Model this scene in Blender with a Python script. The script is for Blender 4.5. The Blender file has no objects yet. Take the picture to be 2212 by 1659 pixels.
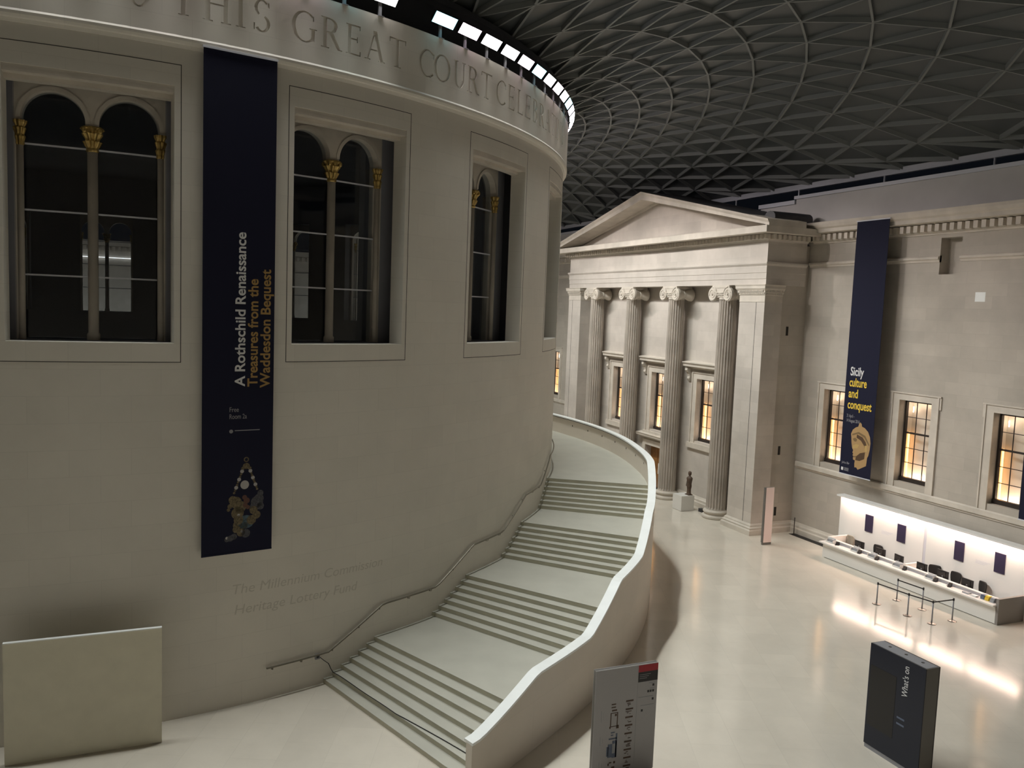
import bpy, math, random
import numpy as np
from mathutils import Vector, Matrix
random.seed(7)
sc = bpy.context.scene
COL = sc.collection
# ------------------------------------------------------------------ camera
CAM_H = 12.079
F_PX = 1801.53
YAW, PITCH, ROLL = -0.400254, 0.0892613, 0.038077
def cam_axes():
    cp, sp = math.cos(PITCH), math.sin(PITCH)
    F = Vector((math.cos(YAW)*cp, math.sin(YAW)*cp, -sp))
    R0 = Vector((math.sin(YAW), -math.cos(YAW), 0)); U0 = R0.cross(F)
    R = math.cos(ROLL)*R0 + math.sin(ROLL)*U0
    U = -math.sin(ROLL)*R0 + math.cos(ROLL)*U0
    return F, R, U
cam = bpy.data.cameras.new('camera'); camo = bpy.data.objects.new('camera', cam); COL.objects.link(camo)
_F, _R, _U = cam_axes()
camo.matrix_world = Matrix(((_R.x, _U.x, -_F.x, 0), (_R.y, _U.y, -_F.y, 0), (_R.z, _U.z, -_F.z, CAM_H), (0, 0, 0, 1)))
cam.sensor_width = 36; cam.lens = F_PX/2212*36; cam.clip_end = 500; cam.clip_start = .1
sc.camera = camo
# ------------------------------------------------------------------ world, exposure
w = bpy.data.worlds.new('night'); sc.world = w; w.use_nodes = True
w.node_tree.nodes['Background'].inputs[0].default_value = (.30, .36, .50, 1)
w.node_tree.nodes['Background'].inputs[1].default_value = .009
vs = sc.view_settings
vs.view_transform = 'Standard'; vs.look = 'None'; vs.gamma = 1; vs.use_curve_mapping = False
vs.exposure = 0.0
SPOT_W = 730.0
KEY_W = 1850.0        # facade projectors, one fixture in five        # each rim floodlight
LENS_E = 12.0
DESK_E = 26.0
WIN_E = 7.0
KEY_AZ = -109.0          # the projectors all point this way across the court
# ------------------------------------------------------------------ constants of the place
CX, CY, RD = 47.865, 2.7155, 23.31      # round reading room drum
YP = -30.45                             # portico face
YB = -31.70                             # portico back wall
YW = -33.45                             # court wall
PX0, PX1, PC = 36.95, 60.8, 48.87
def C3(th, r, z):
    t = math.radians(th); return (CX + r*math.cos(t), CY + r*math.sin(t), z)
# ------------------------------------------------------------------ materials
def nmat(name):
    m = bpy.data.materials.new(name); m.use_nodes = True
    nt = m.node_tree; b = nt.nodes['Principled BSDF']; return m, nt, b
def plain(name, col, rough=.6, metal=0, spec=.5, var=0.0, scale=3.0):
    m, nt, b = nmat(name)
    b.inputs['Base Color'].default_value = (*col, 1); b.inputs['Roughness'].default_value = rough
    b.inputs['Metallic'].default_value = metal; b.inputs['Specular IOR Level'].default_value = spec
    if var:
        n = nt.nodes.new('ShaderNodeTexNoise'); n.inputs['Scale'].default_value = scale; n.inputs['Detail'].default_value = 5
        g = nt.nodes.new('ShaderNodeNewGeometry'); nt.links.new(g.outputs['Position'], n.inputs['Vector'])
        r = nt.nodes.new('ShaderNodeValToRGB')
        r.color_ramp.elements[0].position = .3; r.color_ramp.elements[1].position = .7
        r.color_ramp.elements[0].color = (*[c*(1-var) for c in col], 1); r.color_ramp.elements[1].color = (*[min(1, c*(1+var)) for c in col], 1)
        nt.links.new(n.outputs['Fac'], r.inputs[0]); nt.links.new(r.outputs[0], b.inputs['Base Color'])
    return m
def emis(name, col, s):
    m, nt, b = nmat(name)
    b.inputs['Base Color'].default_value = (*col, 1)
    b.inputs['Emission Color'].default_value = (*col, 1); b.inputs['Emission Strength'].default_value = s
    return m
def ashlar(name, col, bw, bh, dv=.06, joint=.82, jw=.012, rough=.7, dirt=.10, spec=.3, bump=.0, rot=0):
    """stone laid in blocks; UVs are metres"""
    m, nt, b = nmat(name); L = nt.links
    uv = nt.nodes.new('ShaderNodeUVMap'); uv.uv_map = 'UVMap'
    src = uv.outputs[0]
    if rot:
        mp = nt.nodes.new('ShaderNodeMapping'); mp.inputs['Rotation'].default_value = (0, 0, rot); L.new(src, mp.inputs[0]); src = mp.outputs[0]
    br = nt.nodes.new('ShaderNodeTexBrick'); L.new(src, br.inputs['Vector'])
    br.inputs['Scale'].default_value = 1; br.inputs['Brick Width'].default_value = bw; br.inputs['Row Height'].default_value = bh
    br.inputs['Mortar Size'].default_value = jw; br.inputs['Mortar Smooth'].default_value = .3; br.offset = .5
    br.inputs['Color1'].default_value = (*[c*(1-dv) for c in col], 1); br.inputs['Color2'].default_value = (*[min(1, c*(1+dv)) for c in col], 1)
    br.inputs['Mortar'].default_value = (*[c*joint for c in col], 1)
    n = nt.nodes.new('ShaderNodeTexNoise'); n.inputs['Scale'].default_value = .45; n.inputs['Detail'].default_value = 8; n.inputs['Roughness'].default_value = .62
    L.new(src, n.inputs['Vector'])
    r = nt.nodes.new('ShaderNodeMapRange'); r.inputs[1].default_value = .3; r.inputs[2].default_value = .7
    r.inputs[3].default_value = 1-dirt; r.inputs[4].default_value = 1+dirt*.6
    L.new(n.outputs['Fac'], r.inputs[0])
    mx = nt.nodes.new('ShaderNodeMix'); mx.data_type = 'RGBA'; mx.blend_type = 'MULTIPLY'; mx.inputs[0].default_value = 1
    L.new(br.outputs['Color'], mx.inputs[6]); L.new(r.outputs[0], mx.inputs[7]); L.new(mx.outputs[2], b.inputs['Base Color'])
    b.inputs['Roughness'].default_value = rough; b.inputs['Specular IOR Level'].default_value = spec
    return m
def glass(name, tint=(.75, .8, .8), gl=.12, rough=.03):
    m, nt, b = nmat(name); nt.nodes.remove(b)
    o = nt.nodes['Material Output']; t = nt.nodes.new('ShaderNodeBsdfTransparent'); g = nt.nodes.new('ShaderNodeBsdfGlossy')
    t.inputs[0].default_value = (*tint, 1); g.inputs['Roughness'].default_value = rough; g.inputs[0].default_value = (.9, .95, 1, 1)
    f = nt.nodes.new('ShaderNodeLayerWeight'); f.inputs[0].default_value = .25
    mr = nt.nodes.new('ShaderNodeMapRange'); mr.inputs[3].default_value = gl*.4; mr.inputs[4].default_value = min(1, gl*4)
    nt.links.new(f.outputs['Facing'], mr.inputs[0])
    mx = nt.nodes.new('ShaderNodeMixShader'); nt.links.new(mr.outputs[0], mx.inputs[0]); nt.links.new(t.outputs[0], mx.inputs[1]); nt.links.new(g.outputs[0], mx.inputs[2])
    nt.links.new(mx.outputs[0], o.inputs[0]); return m
M = {}
M['drum'] = ashlar('drum limestone', (.75, .71, .635), 1.5, .72, .018, .90, .006, .75, .05)
M['wall'] = ashlar('court wall stone', (.50, .455, .395), 1.35, .56, .05, .92, .008, .75, .13)
M['portico'] = ashlar('portico stone', (.59, .54, .485), 1.6, .62, .05, .90, .008, .7, .14)
M['carved'] = plain('carved stone', (.62, .565, .49), .7, var=.10, scale=1.3)
M['fluted'] = plain('fluted column stone', (.49, .44, .385), .7, var=.14, scale=.9)
M['floor'] = ashlar('floor limestone', (.70, .645, .555), 1.9, 1.25, .03, .90, .006, .13, .08, .8, rot=.42)
M['tread'] = plain('stair tread limestone', (.49, .48, .415), .5, var=.05, scale=1.1)
M['riser'] = plain('stair riser stone', (.56, .535, .42), .6, var=.06, scale=2)
M['parapet'] = ashlar('stair wall limestone', (.72, .655, .57), 2.6, 1.4, .02, .90, .006, .7, .05)
M['coping'] = plain('pale coping stone', (.88, .90, .88), .5, var=.03, scale=2)
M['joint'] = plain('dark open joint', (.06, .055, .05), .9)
M['panelwhite'] = plain('painted board', (.72, .68, .54), .7, var=.04, scale=2)
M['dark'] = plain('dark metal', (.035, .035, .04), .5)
M['darkwood'] = plain('dark painted timber', (.03, .022, .018), .5)
M['grey'] = plain('grey painted metal', (.28, .28, .30), .5)
M['lgrey'] = plain('light grey painted steel', (.66, .67, .73), .5)
M['attic'] = plain('attic render', (.60, .58, .57), .8, var=.04, scale=.8)
M['lead'] = plain('lead roofing', (.07, .07, .075), .6, var=.1)
M['gold'] = plain('gilded carving', (.50, .35, .12), .4, .7, var=.35, scale=9)
M['navy'] = plain('navy banner cloth', (.012, .013, .032), .75, spec=.2)
M['navysign'] = plain('navy sign face', (.014, .017, .030), .35, spec=.4)
M['white'] = plain('white paint', (.82, .82, .80), .4)
M['whiteprint'] = plain('white print', (.75, .75, .75), .6)
M['dimprint'] = plain('grey print', (.30, .30, .32), .6)
M['yellowprint'] = plain('yellow print', (.80, .56, .06), .6)
M['tanprint'] = plain('tan print', (.42, .27, .12), .6)
M['desk'] = plain('white solid surface', (.80, .78, .74), .3)
M['deskpanel'] = plain('grey desk screen', (.42, .40, .42), .4)
M['black'] = plain('black plastic', (.012, .011, .012), .35)
M['chair'] = plain('black mesh fabric', (.018, .016, .015), .8)
M['chairlt'] = plain('pale mesh fabric', (.33, .29, .23), .7)
M['steel'] = plain('brushed steel', (.42, .38, .35), .3, .9)
M['wood'] = plain('door oak', (.26, .12, .035), .45, var=.3, scale=3)
M['rib'] = plain('roof rib paint', (.21, .22, .215), .5)
M['roofglass'] = plain('night roof glass', (.085, .092, .094), .35, var=.12, scale=.35)
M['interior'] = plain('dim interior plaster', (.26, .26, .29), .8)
M['glass'] = glass('window glass', (.72, .76, .80), .10)
M['glass2'] = glass('sash glass', (.93, .93, .93), .05)
M['blind'] = plain('window blind', (.80, .74, .64), .8)
M['statue'] = plain('dark brown stone', (.09, .055, .035), .6, var=.3, scale=6)
M['signgrey'] = plain('sign grey face', (.42, .41, .42), .35)
M['signside'] = plain('sign side', (.16, .15, .135), .4)
M['red'] = plain('red print', (.42, .02, .035), .5)
M['blueprint'] = plain('blue grey print', (.12, .15, .22), .5)
M['greyprint'] = plain('mid grey print', (.33, .34, .36), .5)
M['engrave'] = plain('engraved letter shade stone', (.60, .565, .495), .9)
M['screen'] = plain('dark violet display', (.03, .022, .06), .3)
M['pink'] = plain('sign face with painted pink glow', (.93, .76, .72), .5)
M['handrail'] = plain('bronze handrail', (.20, .18, .14), .4, .4)
M['cable'] = plain('black cable', (.012, .012, .014), .6)
M['deskendshade'] = plain('desk end with painted shade', (.27, .245, .225), .5)
M['slotshade'] = plain('dark slots and painted gap shade', (.03, .025, .02), .9)
# ------------------------------------------------------------------ mesh builder
class MB:
    def __init__(s): s.v = []; s.f = []; s.m = []; s.cm = 0; s.uv = None
    def add(s, vs, fs):
        o = len(s.v); s.v += [tuple(p) for p in vs]
        for f in fs: s.f.append([i+o for i in f]); s.m.append(s.cm)
        return s
    def box(s, x0, x1, y0, y1, z0, z1):
        x0, x1 = sorted((x0, x1)); y0, y1 = sorted((y0, y1)); z0, z1 = sorted((z0, z1))
        return s.add([(x0,y0,z0),(x1,y0,z0),(x1,y1,z0),(x0,y1,z0),(x0,y0,z1),(x1,y0,z1),(x1,y1,z1),(x0,y1,z1)],
                     [(0,3,2,1),(4,5,6,7),(0,1,5,4),(1,2,6,5),(2,3,7,6),(3,0,4,7)])
    def quad(s, a, b, c, d): return s.add([a, b, c, d], [(0, 1, 2, 3)])
    def cyl(s, th0, th1, r0, r1, z0, z1, step=1.0):
        n = max(1, int(math.ceil(abs(th1-th0)/step))); vs = []; fs = []
        for i in range(n+1):
            t = th0+(th1-th0)*i/n
            vs += [C3(t, r0, z0), C3(t, r1, z0), C3(t, r1, z1), C3(t, r0, z1)]
        for i in range(n):
            a = 4*i; b = a+4
            for k in range(4): fs.append((a+k, a+(k+1) % 4, b+(k+1) % 4, b+k))
        fs += [(3, 2, 1, 0), (4*n, 4*n+1, 4*n+2, 4*n+3)]
        return s.add(vs, fs)
    def prof_x(s, prof, x0, x1):
        """closed profile of (y, z) run along x"""
        n = len(prof); vs = [(x0, y, z) for y, z in prof]+[(x1, y, z) for y, z in prof]
        fs = [(i, (i+1) % n, n+(i+1) % n, n+i) for i in range(n)]+[tuple(range(n))[::-1], tuple(range(n, 2*n))]
        return s.add(vs, fs)
    def prof_path(s, prof, path):
        """closed profile (outward offset, z) swept along plan path [(x, y, nx, ny)]"""
        n = len(prof); vs = []
        for x, y, nx, ny in path: vs += [(x+nx*d, y+ny*d, z) for d, z in prof]
        fs = []
        for k in range(len(path)-1):
            for i in range(n): fs.append((k*n+i, k*n+(i+1) % n, (k+1)*n+(i+1) % n, (k+1)*n+i))
        fs += [tuple(range(n))[::-1], tuple(range((len(path)-1)*n, len(path)*n))]
        return s.add(vs, fs)
    def lathe(s, prof, c=(0, 0), n=24, rad=None):
        vs = []; fs = []
        for r, z in prof:
            for k in range(n):
                a = 2*math.pi*k/n; rr = r if rad is None else rad(r, z, a)
                vs.append((c[0]+rr*math.cos(a), c[1]+rr*math.sin(a), z))
        for i in range(len(prof)-1):
            for k in range(n): fs.append((i*n+k, i*n+(k+1) % n, (i+1)*n+(k+1) % n, (i+1)*n+k))
        fs += [tuple(range(n))[::-1], tuple(range((len(prof)-1)*n, len(prof)*n))]
        return s.add(vs, fs)
    def tube(s, pts, r, n=8):
        P = [Vector(p) for p in pts]; vs = []; fs = []
        for i, p in enumerate(P):
            d = (P[min(i+1, len(P)-1)]-P[max(i-1, 0)]).normalized()
            up = Vector((0, 0, 1)) if abs(d.z) < .95 else Vector((1, 0, 0))
            a = d.cross(up).normalized(); b = a.cross(d)
            rr = r[i] if isinstance(r, (list, tuple)) else r
            for k in range(n):
                t = 2*math.pi*k/n; q = p+a*rr*math.cos(t)+b*rr*math.sin(t); vs.append(tuple(q))
        for i in range(len(P)-1):
            for k in range(n): fs.append((i*n+k, i*n+(k+1) % n, (i+1)*n+(k+1) % n, (i+1)*n+k))
        fs += [tuple(range(n))[::-1], tuple(range((len(P)-1)*n, len(P)*n))]
        return s.add(vs, fs)
    def poly(s, pts, a, b):
        """extrude polygon given by 3D points a(list) to b(list)"""
        n = len(a); s.add(list(a)+list(b), [tuple(range(n)), tuple(range(n, 2*n))[::-1]]+[(i, n+i, n+(i+1) % n, (i+1) % n) for i in range(n)])
    def flat(s, pts, y, t=.004):
        """thin polygon in an xz plane facing +y"""
        n = len(pts); s.add([(x, y, z) for x, z in pts]+[(x, y+t, z) for x, z in pts], [tuple(range(n)), tuple(range(n, 2*n))[::-1]]+[(i, n+i, n+(i+1) % n, (i+1) % n) for i in range(n)])
        return s
    def build(s, name, mat, parent=None, off=None, smooth=False, uv='box', kind=None, label=None):
        me = bpy.data.meshes.new(name)
        off = off if off is not None else ((parent.location.x, parent.location.y, parent.location.z) if (parent is not None and getattr(s, 'world', True)) else (0, 0, 0))
        me.from_pydata([(x-off[0], y-off[1], z-off[2]) for x, y, z in s.v], [], s.f)
        me.validate(); 
        mats = mat if isinstance(mat, (list, tuple)) else [mat]
        for m in mats: me.materials.append(m)
        if len(mats) > 1:
            for p, k in zip(me.polygons, s.m): p.material_index = k
        import bmesh
        bm = bmesh.new(); bm.from_mesh(me); bmesh.ops.recalc_face_normals(bm, faces=bm.faces)
        ul = bm.loops.layers.uv.new('UVMap')
        for f in bm.faces:
            n = f.normal; ax, ay, az = abs(n.x), abs(n.y), abs(n.z)
            for l in f.loops:
                x, y, z = l.vert.co.x+off[0], l.vert.co.y+off[1], l.vert.co.z+off[2]
                if uv == 'cyl' and az < .7:
                    a = math.atan2(y-CY, x-CX); fc = f.calc_center_median(); a0 = math.atan2(fc.y+off[1]-CY, fc.x+off[0]-CX)
                    if a-a0 > math.pi: a -= 2*math.pi
                    if a0-a > math.pi: a += 2*math.pi
                    l[ul].uv = (a*RD, z)
                elif az >= max(ax, ay): l[ul].uv = (x, y)
                elif ax > ay: l[ul].uv = (y, z)
                else: l[ul].uv = (x, z)
            f.smooth = smooth
        bm.to_mesh(me); bm.free()
        o = bpy.data.objects.new(name, me); COL.objects.link(o)
        if parent is not None: o.parent = parent
        if kind: o['kind'] = kind
        if label: o['label'] = label
        return o
def tag(o, label=None, cat=None, group=None, kind=None):
    if label: o['label'] = label
    if cat: o['category'] = cat
    if group: o['group'] = group
    if kind: o['kind'] = kind
    return o
def thing(name, label, cat, loc=(0, 0, 0), rz=0, group=None, kind=None):
    o = bpy.data.objects.new(name, None); COL.objects.link(o); o.location = loc; o.rotation_euler = (0, 0, rz); o.empty_display_size = .2
    return tag(o, label, cat, group, kind)
def dup(root, loc, rz, label=None):
    r = root.copy(); COL.objects.link(r); r.location = loc; r.rotation_euler = (0, 0, rz)
    if label: r['label'] = label
    for ch in root.children:
        c = ch.copy(); COL.objects.link(c); c.parent = r
        for g in ch.children:
            d = g.copy(); COL.objects.link(d); d.parent = c
    return r
def L():
    m = MB(); m.world = False; return m      # local-coordinate builder
def gridwall(mb, us, vs_, ops, depth, mp, back=False):
    """wall skin over u,v with rectangular openings (u0,u1,v0,v1) and reveals depth deep; mp(u,v,d)"""
    U = sorted(set([round(u, 5) for u in us]+[round(o[k], 5) for o in ops for k in (0, 1)]))
    V = sorted(set([round(v, 5) for v in vs_]+[round(o[k], 5) for o in ops for k in (2, 3)]))
    def inside(u, v): return any(o[0] < u < o[1] and o[2] < v < o[3] for o in ops)
    for i in range(len(U)-1):
        for j in range(len(V)-1):
            if not inside((U[i]+U[i+1])/2, (V[j]+V[j+1])/2):
                mb.quad(mp(U[i], V[j], 0), mp(U[i+1], V[j], 0), mp(U[i+1], V[j+1], 0), mp(U[i], V[j+1], 0))
                if back: mb.quad(mp(U[i], V[j], depth), mp(U[i], V[j+1], depth), mp(U[i+1], V[j+1], depth), mp(U[i+1], V[j], depth))
    for o in ops:
        uu = [u for u in U if o[0]-1e-6 <= u <= o[1]+1e-6]; vv = [v for v in V if o[2]-1e-6 <= v <= o[3]+1e-6]
        for a, b in zip(uu, uu[1:]):
            for v in (o[2], o[3]): mb.quad(mp(a, v, 0), mp(b, v, 0), mp(b, v, depth), mp(a, v, depth))
        for a, b in zip(vv, vv[1:]):
            for u in (o[0], o[1]): mb.quad(mp(u, a, 0), mp(u, b, 0), mp(u, b, depth), mp(u, a, depth))
def text_mesh(txt, size, name, extr=.004, align='LEFT', spacing=1.0, bold=0.0):
    cu = bpy.data.curves.new(name, 'FONT'); cu.body = txt; cu.size = size; cu.align_x = align; cu.extrude = extr; cu.space_character = spacing; cu.offset = bold; cu.resolution_u = 4
    o = bpy.data.objects.new(name, cu); COL.objects.link(o)
    dg = bpy.context.evaluated_depsgraph_get(); dg.update()
    me = bpy.data.meshes.new_from_object(o.evaluated_get(dg)); bpy.data.objects.remove(o); bpy.data.curves.remove(cu)
    vs = [tuple(v.co) for v in me.vertices]; fs = [tuple(p.vertices) for p in me.polygons]; bpy.data.meshes.remove(me)
    return vs, fs
def put_text(txt, size, mp, name, mat, parent, bold=0.0, spacing=1.0, width=None, extr=.004):
    vs, fs = text_mesh(txt, size, name, extr, spacing=spacing, bold=bold)
    if width:
        w_ = max(v[0] for v in vs); k = width/w_; vs = [(v[0]*k, v[1], v[2]) for v in vs]
    m = MB(); m.world = True if parent is not None else True
    m.add([mp(*v) for v in vs], fs)
    return m.build(name, mat, parent)
# ================================================================== FLOOR AND OUTER ENCLOSURE
X0, X1, Y1 = 1.5, 94.3, 39.9
m = MB(); m.box(-2.5, X1+.6, -34.2, Y1+.6, -.3, 0); tag(m.build('floor', M['floor']), kind='structure')
m = MB(); m.box(-2.9, -2.5, -33.45, Y1, 0, 21); tag(m.build('wall_near', M['wall']), kind='structure')
m = MB(); m.box(-2.5, X1, Y1, Y1+.4, 0, 20); tag(m.build('wall_left', M['wall']), kind='structure')
m = MB(); m.box(X1, X1+.4, -33.45, Y1, 0, 17); m.box(X1-.7, X1, -33.45, Y1, 16.9, 17.4); m.box(X1-.12, X1, -33.45, Y1, 14.9, 15.2)
for i in range(140):
    y = -33.2+i*.52; m.box(X1-.4, X1, y, y+.26, 16.4, 16.85)
tag(m.build('wall_far', M['wall']), kind='structure')
m = MB(); m.box(-2.5, X0+.1, -34.5, Y1, 20, 20.3); tag(m.build('trim_10', M['attic']), kind='structure')
# ================================================================== LATTICE ROOF
NX, NY, NR = 29, 23, 10
MJ = 2*(NX+NY)
bx, by = (X1-X0)/2, (Y1+34.5)/2; cxr, cyr = (X0+X1)/2, (Y1-34.5)/2
bnd = []
for k in range(NX): bnd.append((X0+(k+.5)*(X1-X0)/NX, -34.5))
for k in range(NY): bnd.append((X1, -34.5+(k+.5)*(Y1+34.5)/NY))
for k in range(NX): bnd.append((X1-(k+.5)*(X1-X0)/NX, Y1))
for k in range(NY): bnd.append((X0, Y1-(k+.5)*(Y1+34.5)/NY))
RR, ZR, ZE = RD-.55, 22.55, 19.98
def roofpt(j, s):
    j %= MJ
    th = -90+(j-(NX-1)/2)*360/MJ
    ax, ay, _ = C3(th, RR, 0); bx_, by_ = bnd[j]
    Ln = math.hypot(bx_-ax, by_-ay); h = .085*Ln+.25
    return Vector((ax+(bx_-ax)*s, ay+(by_-ay)*s, ZR*(1-s)+ZE*s+4*s*(1-s)*h*(1-.25*(2*s-1))))
def svals(j): return [i/NR for i in range(NR+1)] if j % 2 == 0 else [0]+[(i+.5)/NR for i in range(NR)]+[1]
nodes = {j: [roofpt(j, s) for s in svals(j)] for j in range(MJ)}
rg = MB(); edges = []
def tri(a, b, c): rg.add([a, b, c], [(0, 1, 2)])
for j in range(MJ):
    k = (j+1) % MJ
    A, B = nodes[j], nodes[k]; sa, sb = svals(j), svals(k)
    for i in range(len(A)-1): edges.append((A[i], A[i+1]))
    a = b = 0; edges.append((A[0], B[0]))
    while a < len(A)-1 or b < len(B)-1:
        if b >= len(B)-1 or (a < len(A)-1 and sa[a+1] <= sb[b+1]): tri(A[a], B[b], A[a+1]); a += 1
        else: tri(A[a], B[b], B[b+1]); b += 1
        edges.append((A[a], B[b]))
croot = thing('ceiling', None, None, kind='structure'); croot.pop('label', None)
rg.build('glass_panel', M['roofglass'], croot)
rb = MB()
for p, q in edges:
    d = (q-p)
    if d.length < .05: continue
    d.normalize(); s_ = d.cross(Vector((0, 0, 1))).normalized(); n_ = s_.cross(d)
    wd, dp = .045, .19
    vs_ = []
    for e in (p, q):
        for a_, b_ in ((-1, .02), (1, .02), (1, -dp), (-1, -dp)): vs_.append(tuple(e+s_*wd*a_+n_*b_))
    rb.add(vs_, [(0, 1, 5, 4), (1, 2, 6, 5), (2, 3, 7, 6), (3, 0, 4, 7), (0, 3, 2, 1), (4, 5, 6, 7)])
rb.build('lattice_rib', M['rib'], croot)
# roof edge beam and the struts that carry it
m = MB(); m.box(X0, X1, -34.62, -34.38, 19.66, 19.96); m.box(X0, X1, Y1-.1, Y1+.1, 19.66, 19.96); m.box(X1-.1, X1+.1, -34.6, Y1, 19.66, 19.96)
tag(m.build('trim_9', M['lgrey']), kind='structure')
st = None
for i, (x, lb) in enumerate([(26.9, 'thin pale roof strut at the right edge, above the dark banner wall'), (33.1, 'thin pale roof strut above the wall between banner and photo edge'),
                             (39.4, 'thin pale roof strut just right of the pediment end'), (45.2, 'thin pale roof strut behind the sloping pediment')]):
    if st is None:
        m = L(); m.tube([(0, 0, 0), (0, 0, 1.0)], .05, 8); m.box(-.1, .1, -.1, .1, 0, .02)
        st = m.build('roof_strut', M['lgrey']); st.location = (x, -34.45, 18.7); tag(st, lb, 'strut', 'struts under the roof edge')
    else:
        c = st.copy(); COL.objects.link(c); c.location = (x, -34.45, 18.7); c['label'] = lb
# ================================================================== DRUM OUTER SKIN
WTH = [-177.4+18*k for k in range(20)]
HW = 4.92
def norm(t):
    while t <= -270: t += 360
    while t > 90: t -= 360
    return t
m = MB()
ops = [(t-HW, t+HW, 10.79, 17.70) for t in WTH]
us = [-190+i*1.0 for i in range(361)]
t_start = WTH[0]-9
us = [t_start+i for i in range(361)]
gridwall(m, us, [0, 10.79, 17.7, 18.78], ops, .62, lambda u, v, d: C3(u, RD-d, v), back=True)
wr = m.build('wall_rotunda', M['drum'], uv='cyl'); tag(wr, kind='structure')
# moulding above the windows and lettered fascia
m = MB()
prof = [(RD-.1, 18.70), (RD+.02, 18.70), (RD+.06, 18.78), (RD+.13, 18.80), (RD+.175, 18.86), (RD+.18, 18.93), (RD+.15, 18.99), (RD+.10, 19.02), (RD-.1, 19.02)]
n = 240; vs_ = []; fs_ = []
for i in range(n):
    t = 360*i/n; vs_ += [C3(t, r, z) for r, z in prof]
k_ = len(prof)
for i in range(n):
    for q in range(k_): fs_.append((i*k_+q, i*k_+(q+1) % k_, ((i+1) % n)*k_+(q+1) % k_, ((i+1) % n)*k_+q))
m.add(vs_, fs_); tag(m.build('trim_1', M['drum'], smooth=False, uv='cyl'), kind='structure')
RF = RD+.15
m = MB(); m.cyl(-122, 180, RF-.35, RF, 18.98, 20.9, 1.5)
tag(m.build('trim_2', M['drum'], uv='cyl'), kind='structure')
# lettered part of the fascia, letters cut into the stone
def glyph(ch):
    P = []   # polygons
    T, t, S = .135, .055, .05
    def rect(x0, x1, y0, y1): P.append([(x0, y0), (x1, y0), (x1, y1), (x0, y1)])
    def ser(x, y, wd=.30):
        h = .035; rect(x-wd/2, x+wd/2, y-(h if y > .5 else 0), y+(0 if y > .5 else h))
    def stem(x): rect(x-T/2, x+T/2, 0, 1); ser(x, 0); ser(x, 1)
    def diag(x0, y0, x1, y1, wd): P.append([(x0-wd/2, y0), (x0+wd/2, y0), (x1+wd/2, y1), (x1-wd/2, y1)])
    def arc(cx, cy, rx, ry, a0, a1, n=12, T=T, t=t):
        for i in range(n):
            q = []
            for a in (a0+(a1-a0)*i/n, a0+(a1-a0)*(i+1)/n+.6):
                r = math.radians(a); wd = t+(T-t)*abs(math.cos(r))
                q.append(((cx+rx*math.cos(r), cy+ry*math.sin(r)), (cx+(rx-wd)*math.cos(r), cy+(ry-wd*.8)*math.sin(r))))
            P.append([q[0][0], q[1][0], q[1][1], q[0][1]])
    w_ = .7
    if ch == 'T': stem(.38); rect(.0, .76, .945, 1); rect(0, .04, .84, .96); rect(.72, .76, .84, .96); w_ = .76
    elif ch == 'H': stem(.14); stem(.68); rect(.14, .68, .5, .55); w_ = .82
    elif ch == 'I': stem(.15); w_ = .3
    elif ch == 'L': stem(.14); rect(.1, .6, 0, .05); rect(.56, .6, 0, .17); w_ = .62
    elif ch == 'E': stem(.14); rect(.1, .58, 0, .05); rect(.1, .56, .95, 1); rect(.1, .46, .5, .55); rect(.54, .58, 0, .16); rect(.52, .56, .85, 1); rect(.42, .46, .43, .62); w_ = .6
    elif ch == 'R': stem(.14); arc(.30, .75, .30, .25, -90, 90); rect(.14, .32, .945, 1); rect(.14, .34, .5, .55); diag(.66, 0, .36, .52, .15); ser(.68, 0, .2); w_ = .74
    elif ch == 'B': stem(.14); arc(.28, .76, .28, .24, -90, 90); arc(.28, .27, .34, .27, -90, 90); rect(.14, .3, .945, 1); rect(.14, .3, .5, .55); rect(.14, .3, 0, .05); w_ = .64
    elif ch == 'A': diag(.10, 0, .40, 1, .065); diag(.70, 0, .40, 1, .15); rect(.2, .6, .33, .38); ser(.1, 0, .24); ser(.7, 0, .28); w_ = .8
    elif ch == 'C': arc(.47, .5, .46, .5, 48, 312, 18); rect(.745, .79, .70, .88); w_ = .8
    elif ch == 'G': arc(.47, .5, .46, .5, 48, 318, 18); rect(.745, .79, .72, .88); rect(.70, .83, .08, .45); ser(.765, .45, .26); w_ = .86
    elif ch == 'O': arc(.47, .5, .46, .5, 0, 360, 26); w_ = .94
    elif ch == '0': arc(.33, .5, .33, .5, 0, 360, 22); w_ = .66
    elif ch == 'U': rect(.09, .22, .3, 1); rect(.60, .66, .3, 1); ser(.155, 1, .28); ser(.63, 1, .22); arc(.375, .32, .285, .32, 180, 360, 12); w_ = .74
    elif ch == 'N': rect(.11, .165, 0, 1); rect(.66, .715, 0, 1); diag(.69, 0, .13, 1, .15); ser(.14, 0, .22); ser(.69, 1, .22); ser(.1, 1, .2); w_ = .82
    elif ch == 'S': arc(.27, .74, .25, .26, 40, 245, 14, .11); arc(.27, .265, .27, .265, -140, 68, 14, .12); rect(.0, .04, .04, .25); rect(.46, .5, .78, .94); w_ = .54
    elif ch == '2': arc(.28, .72, .26, .28, -35, 160, 10); diag(.06, .03, .49, .60, .09); rect(.02, .56, 0, .06); w_ = .58
    return P, w_
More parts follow.
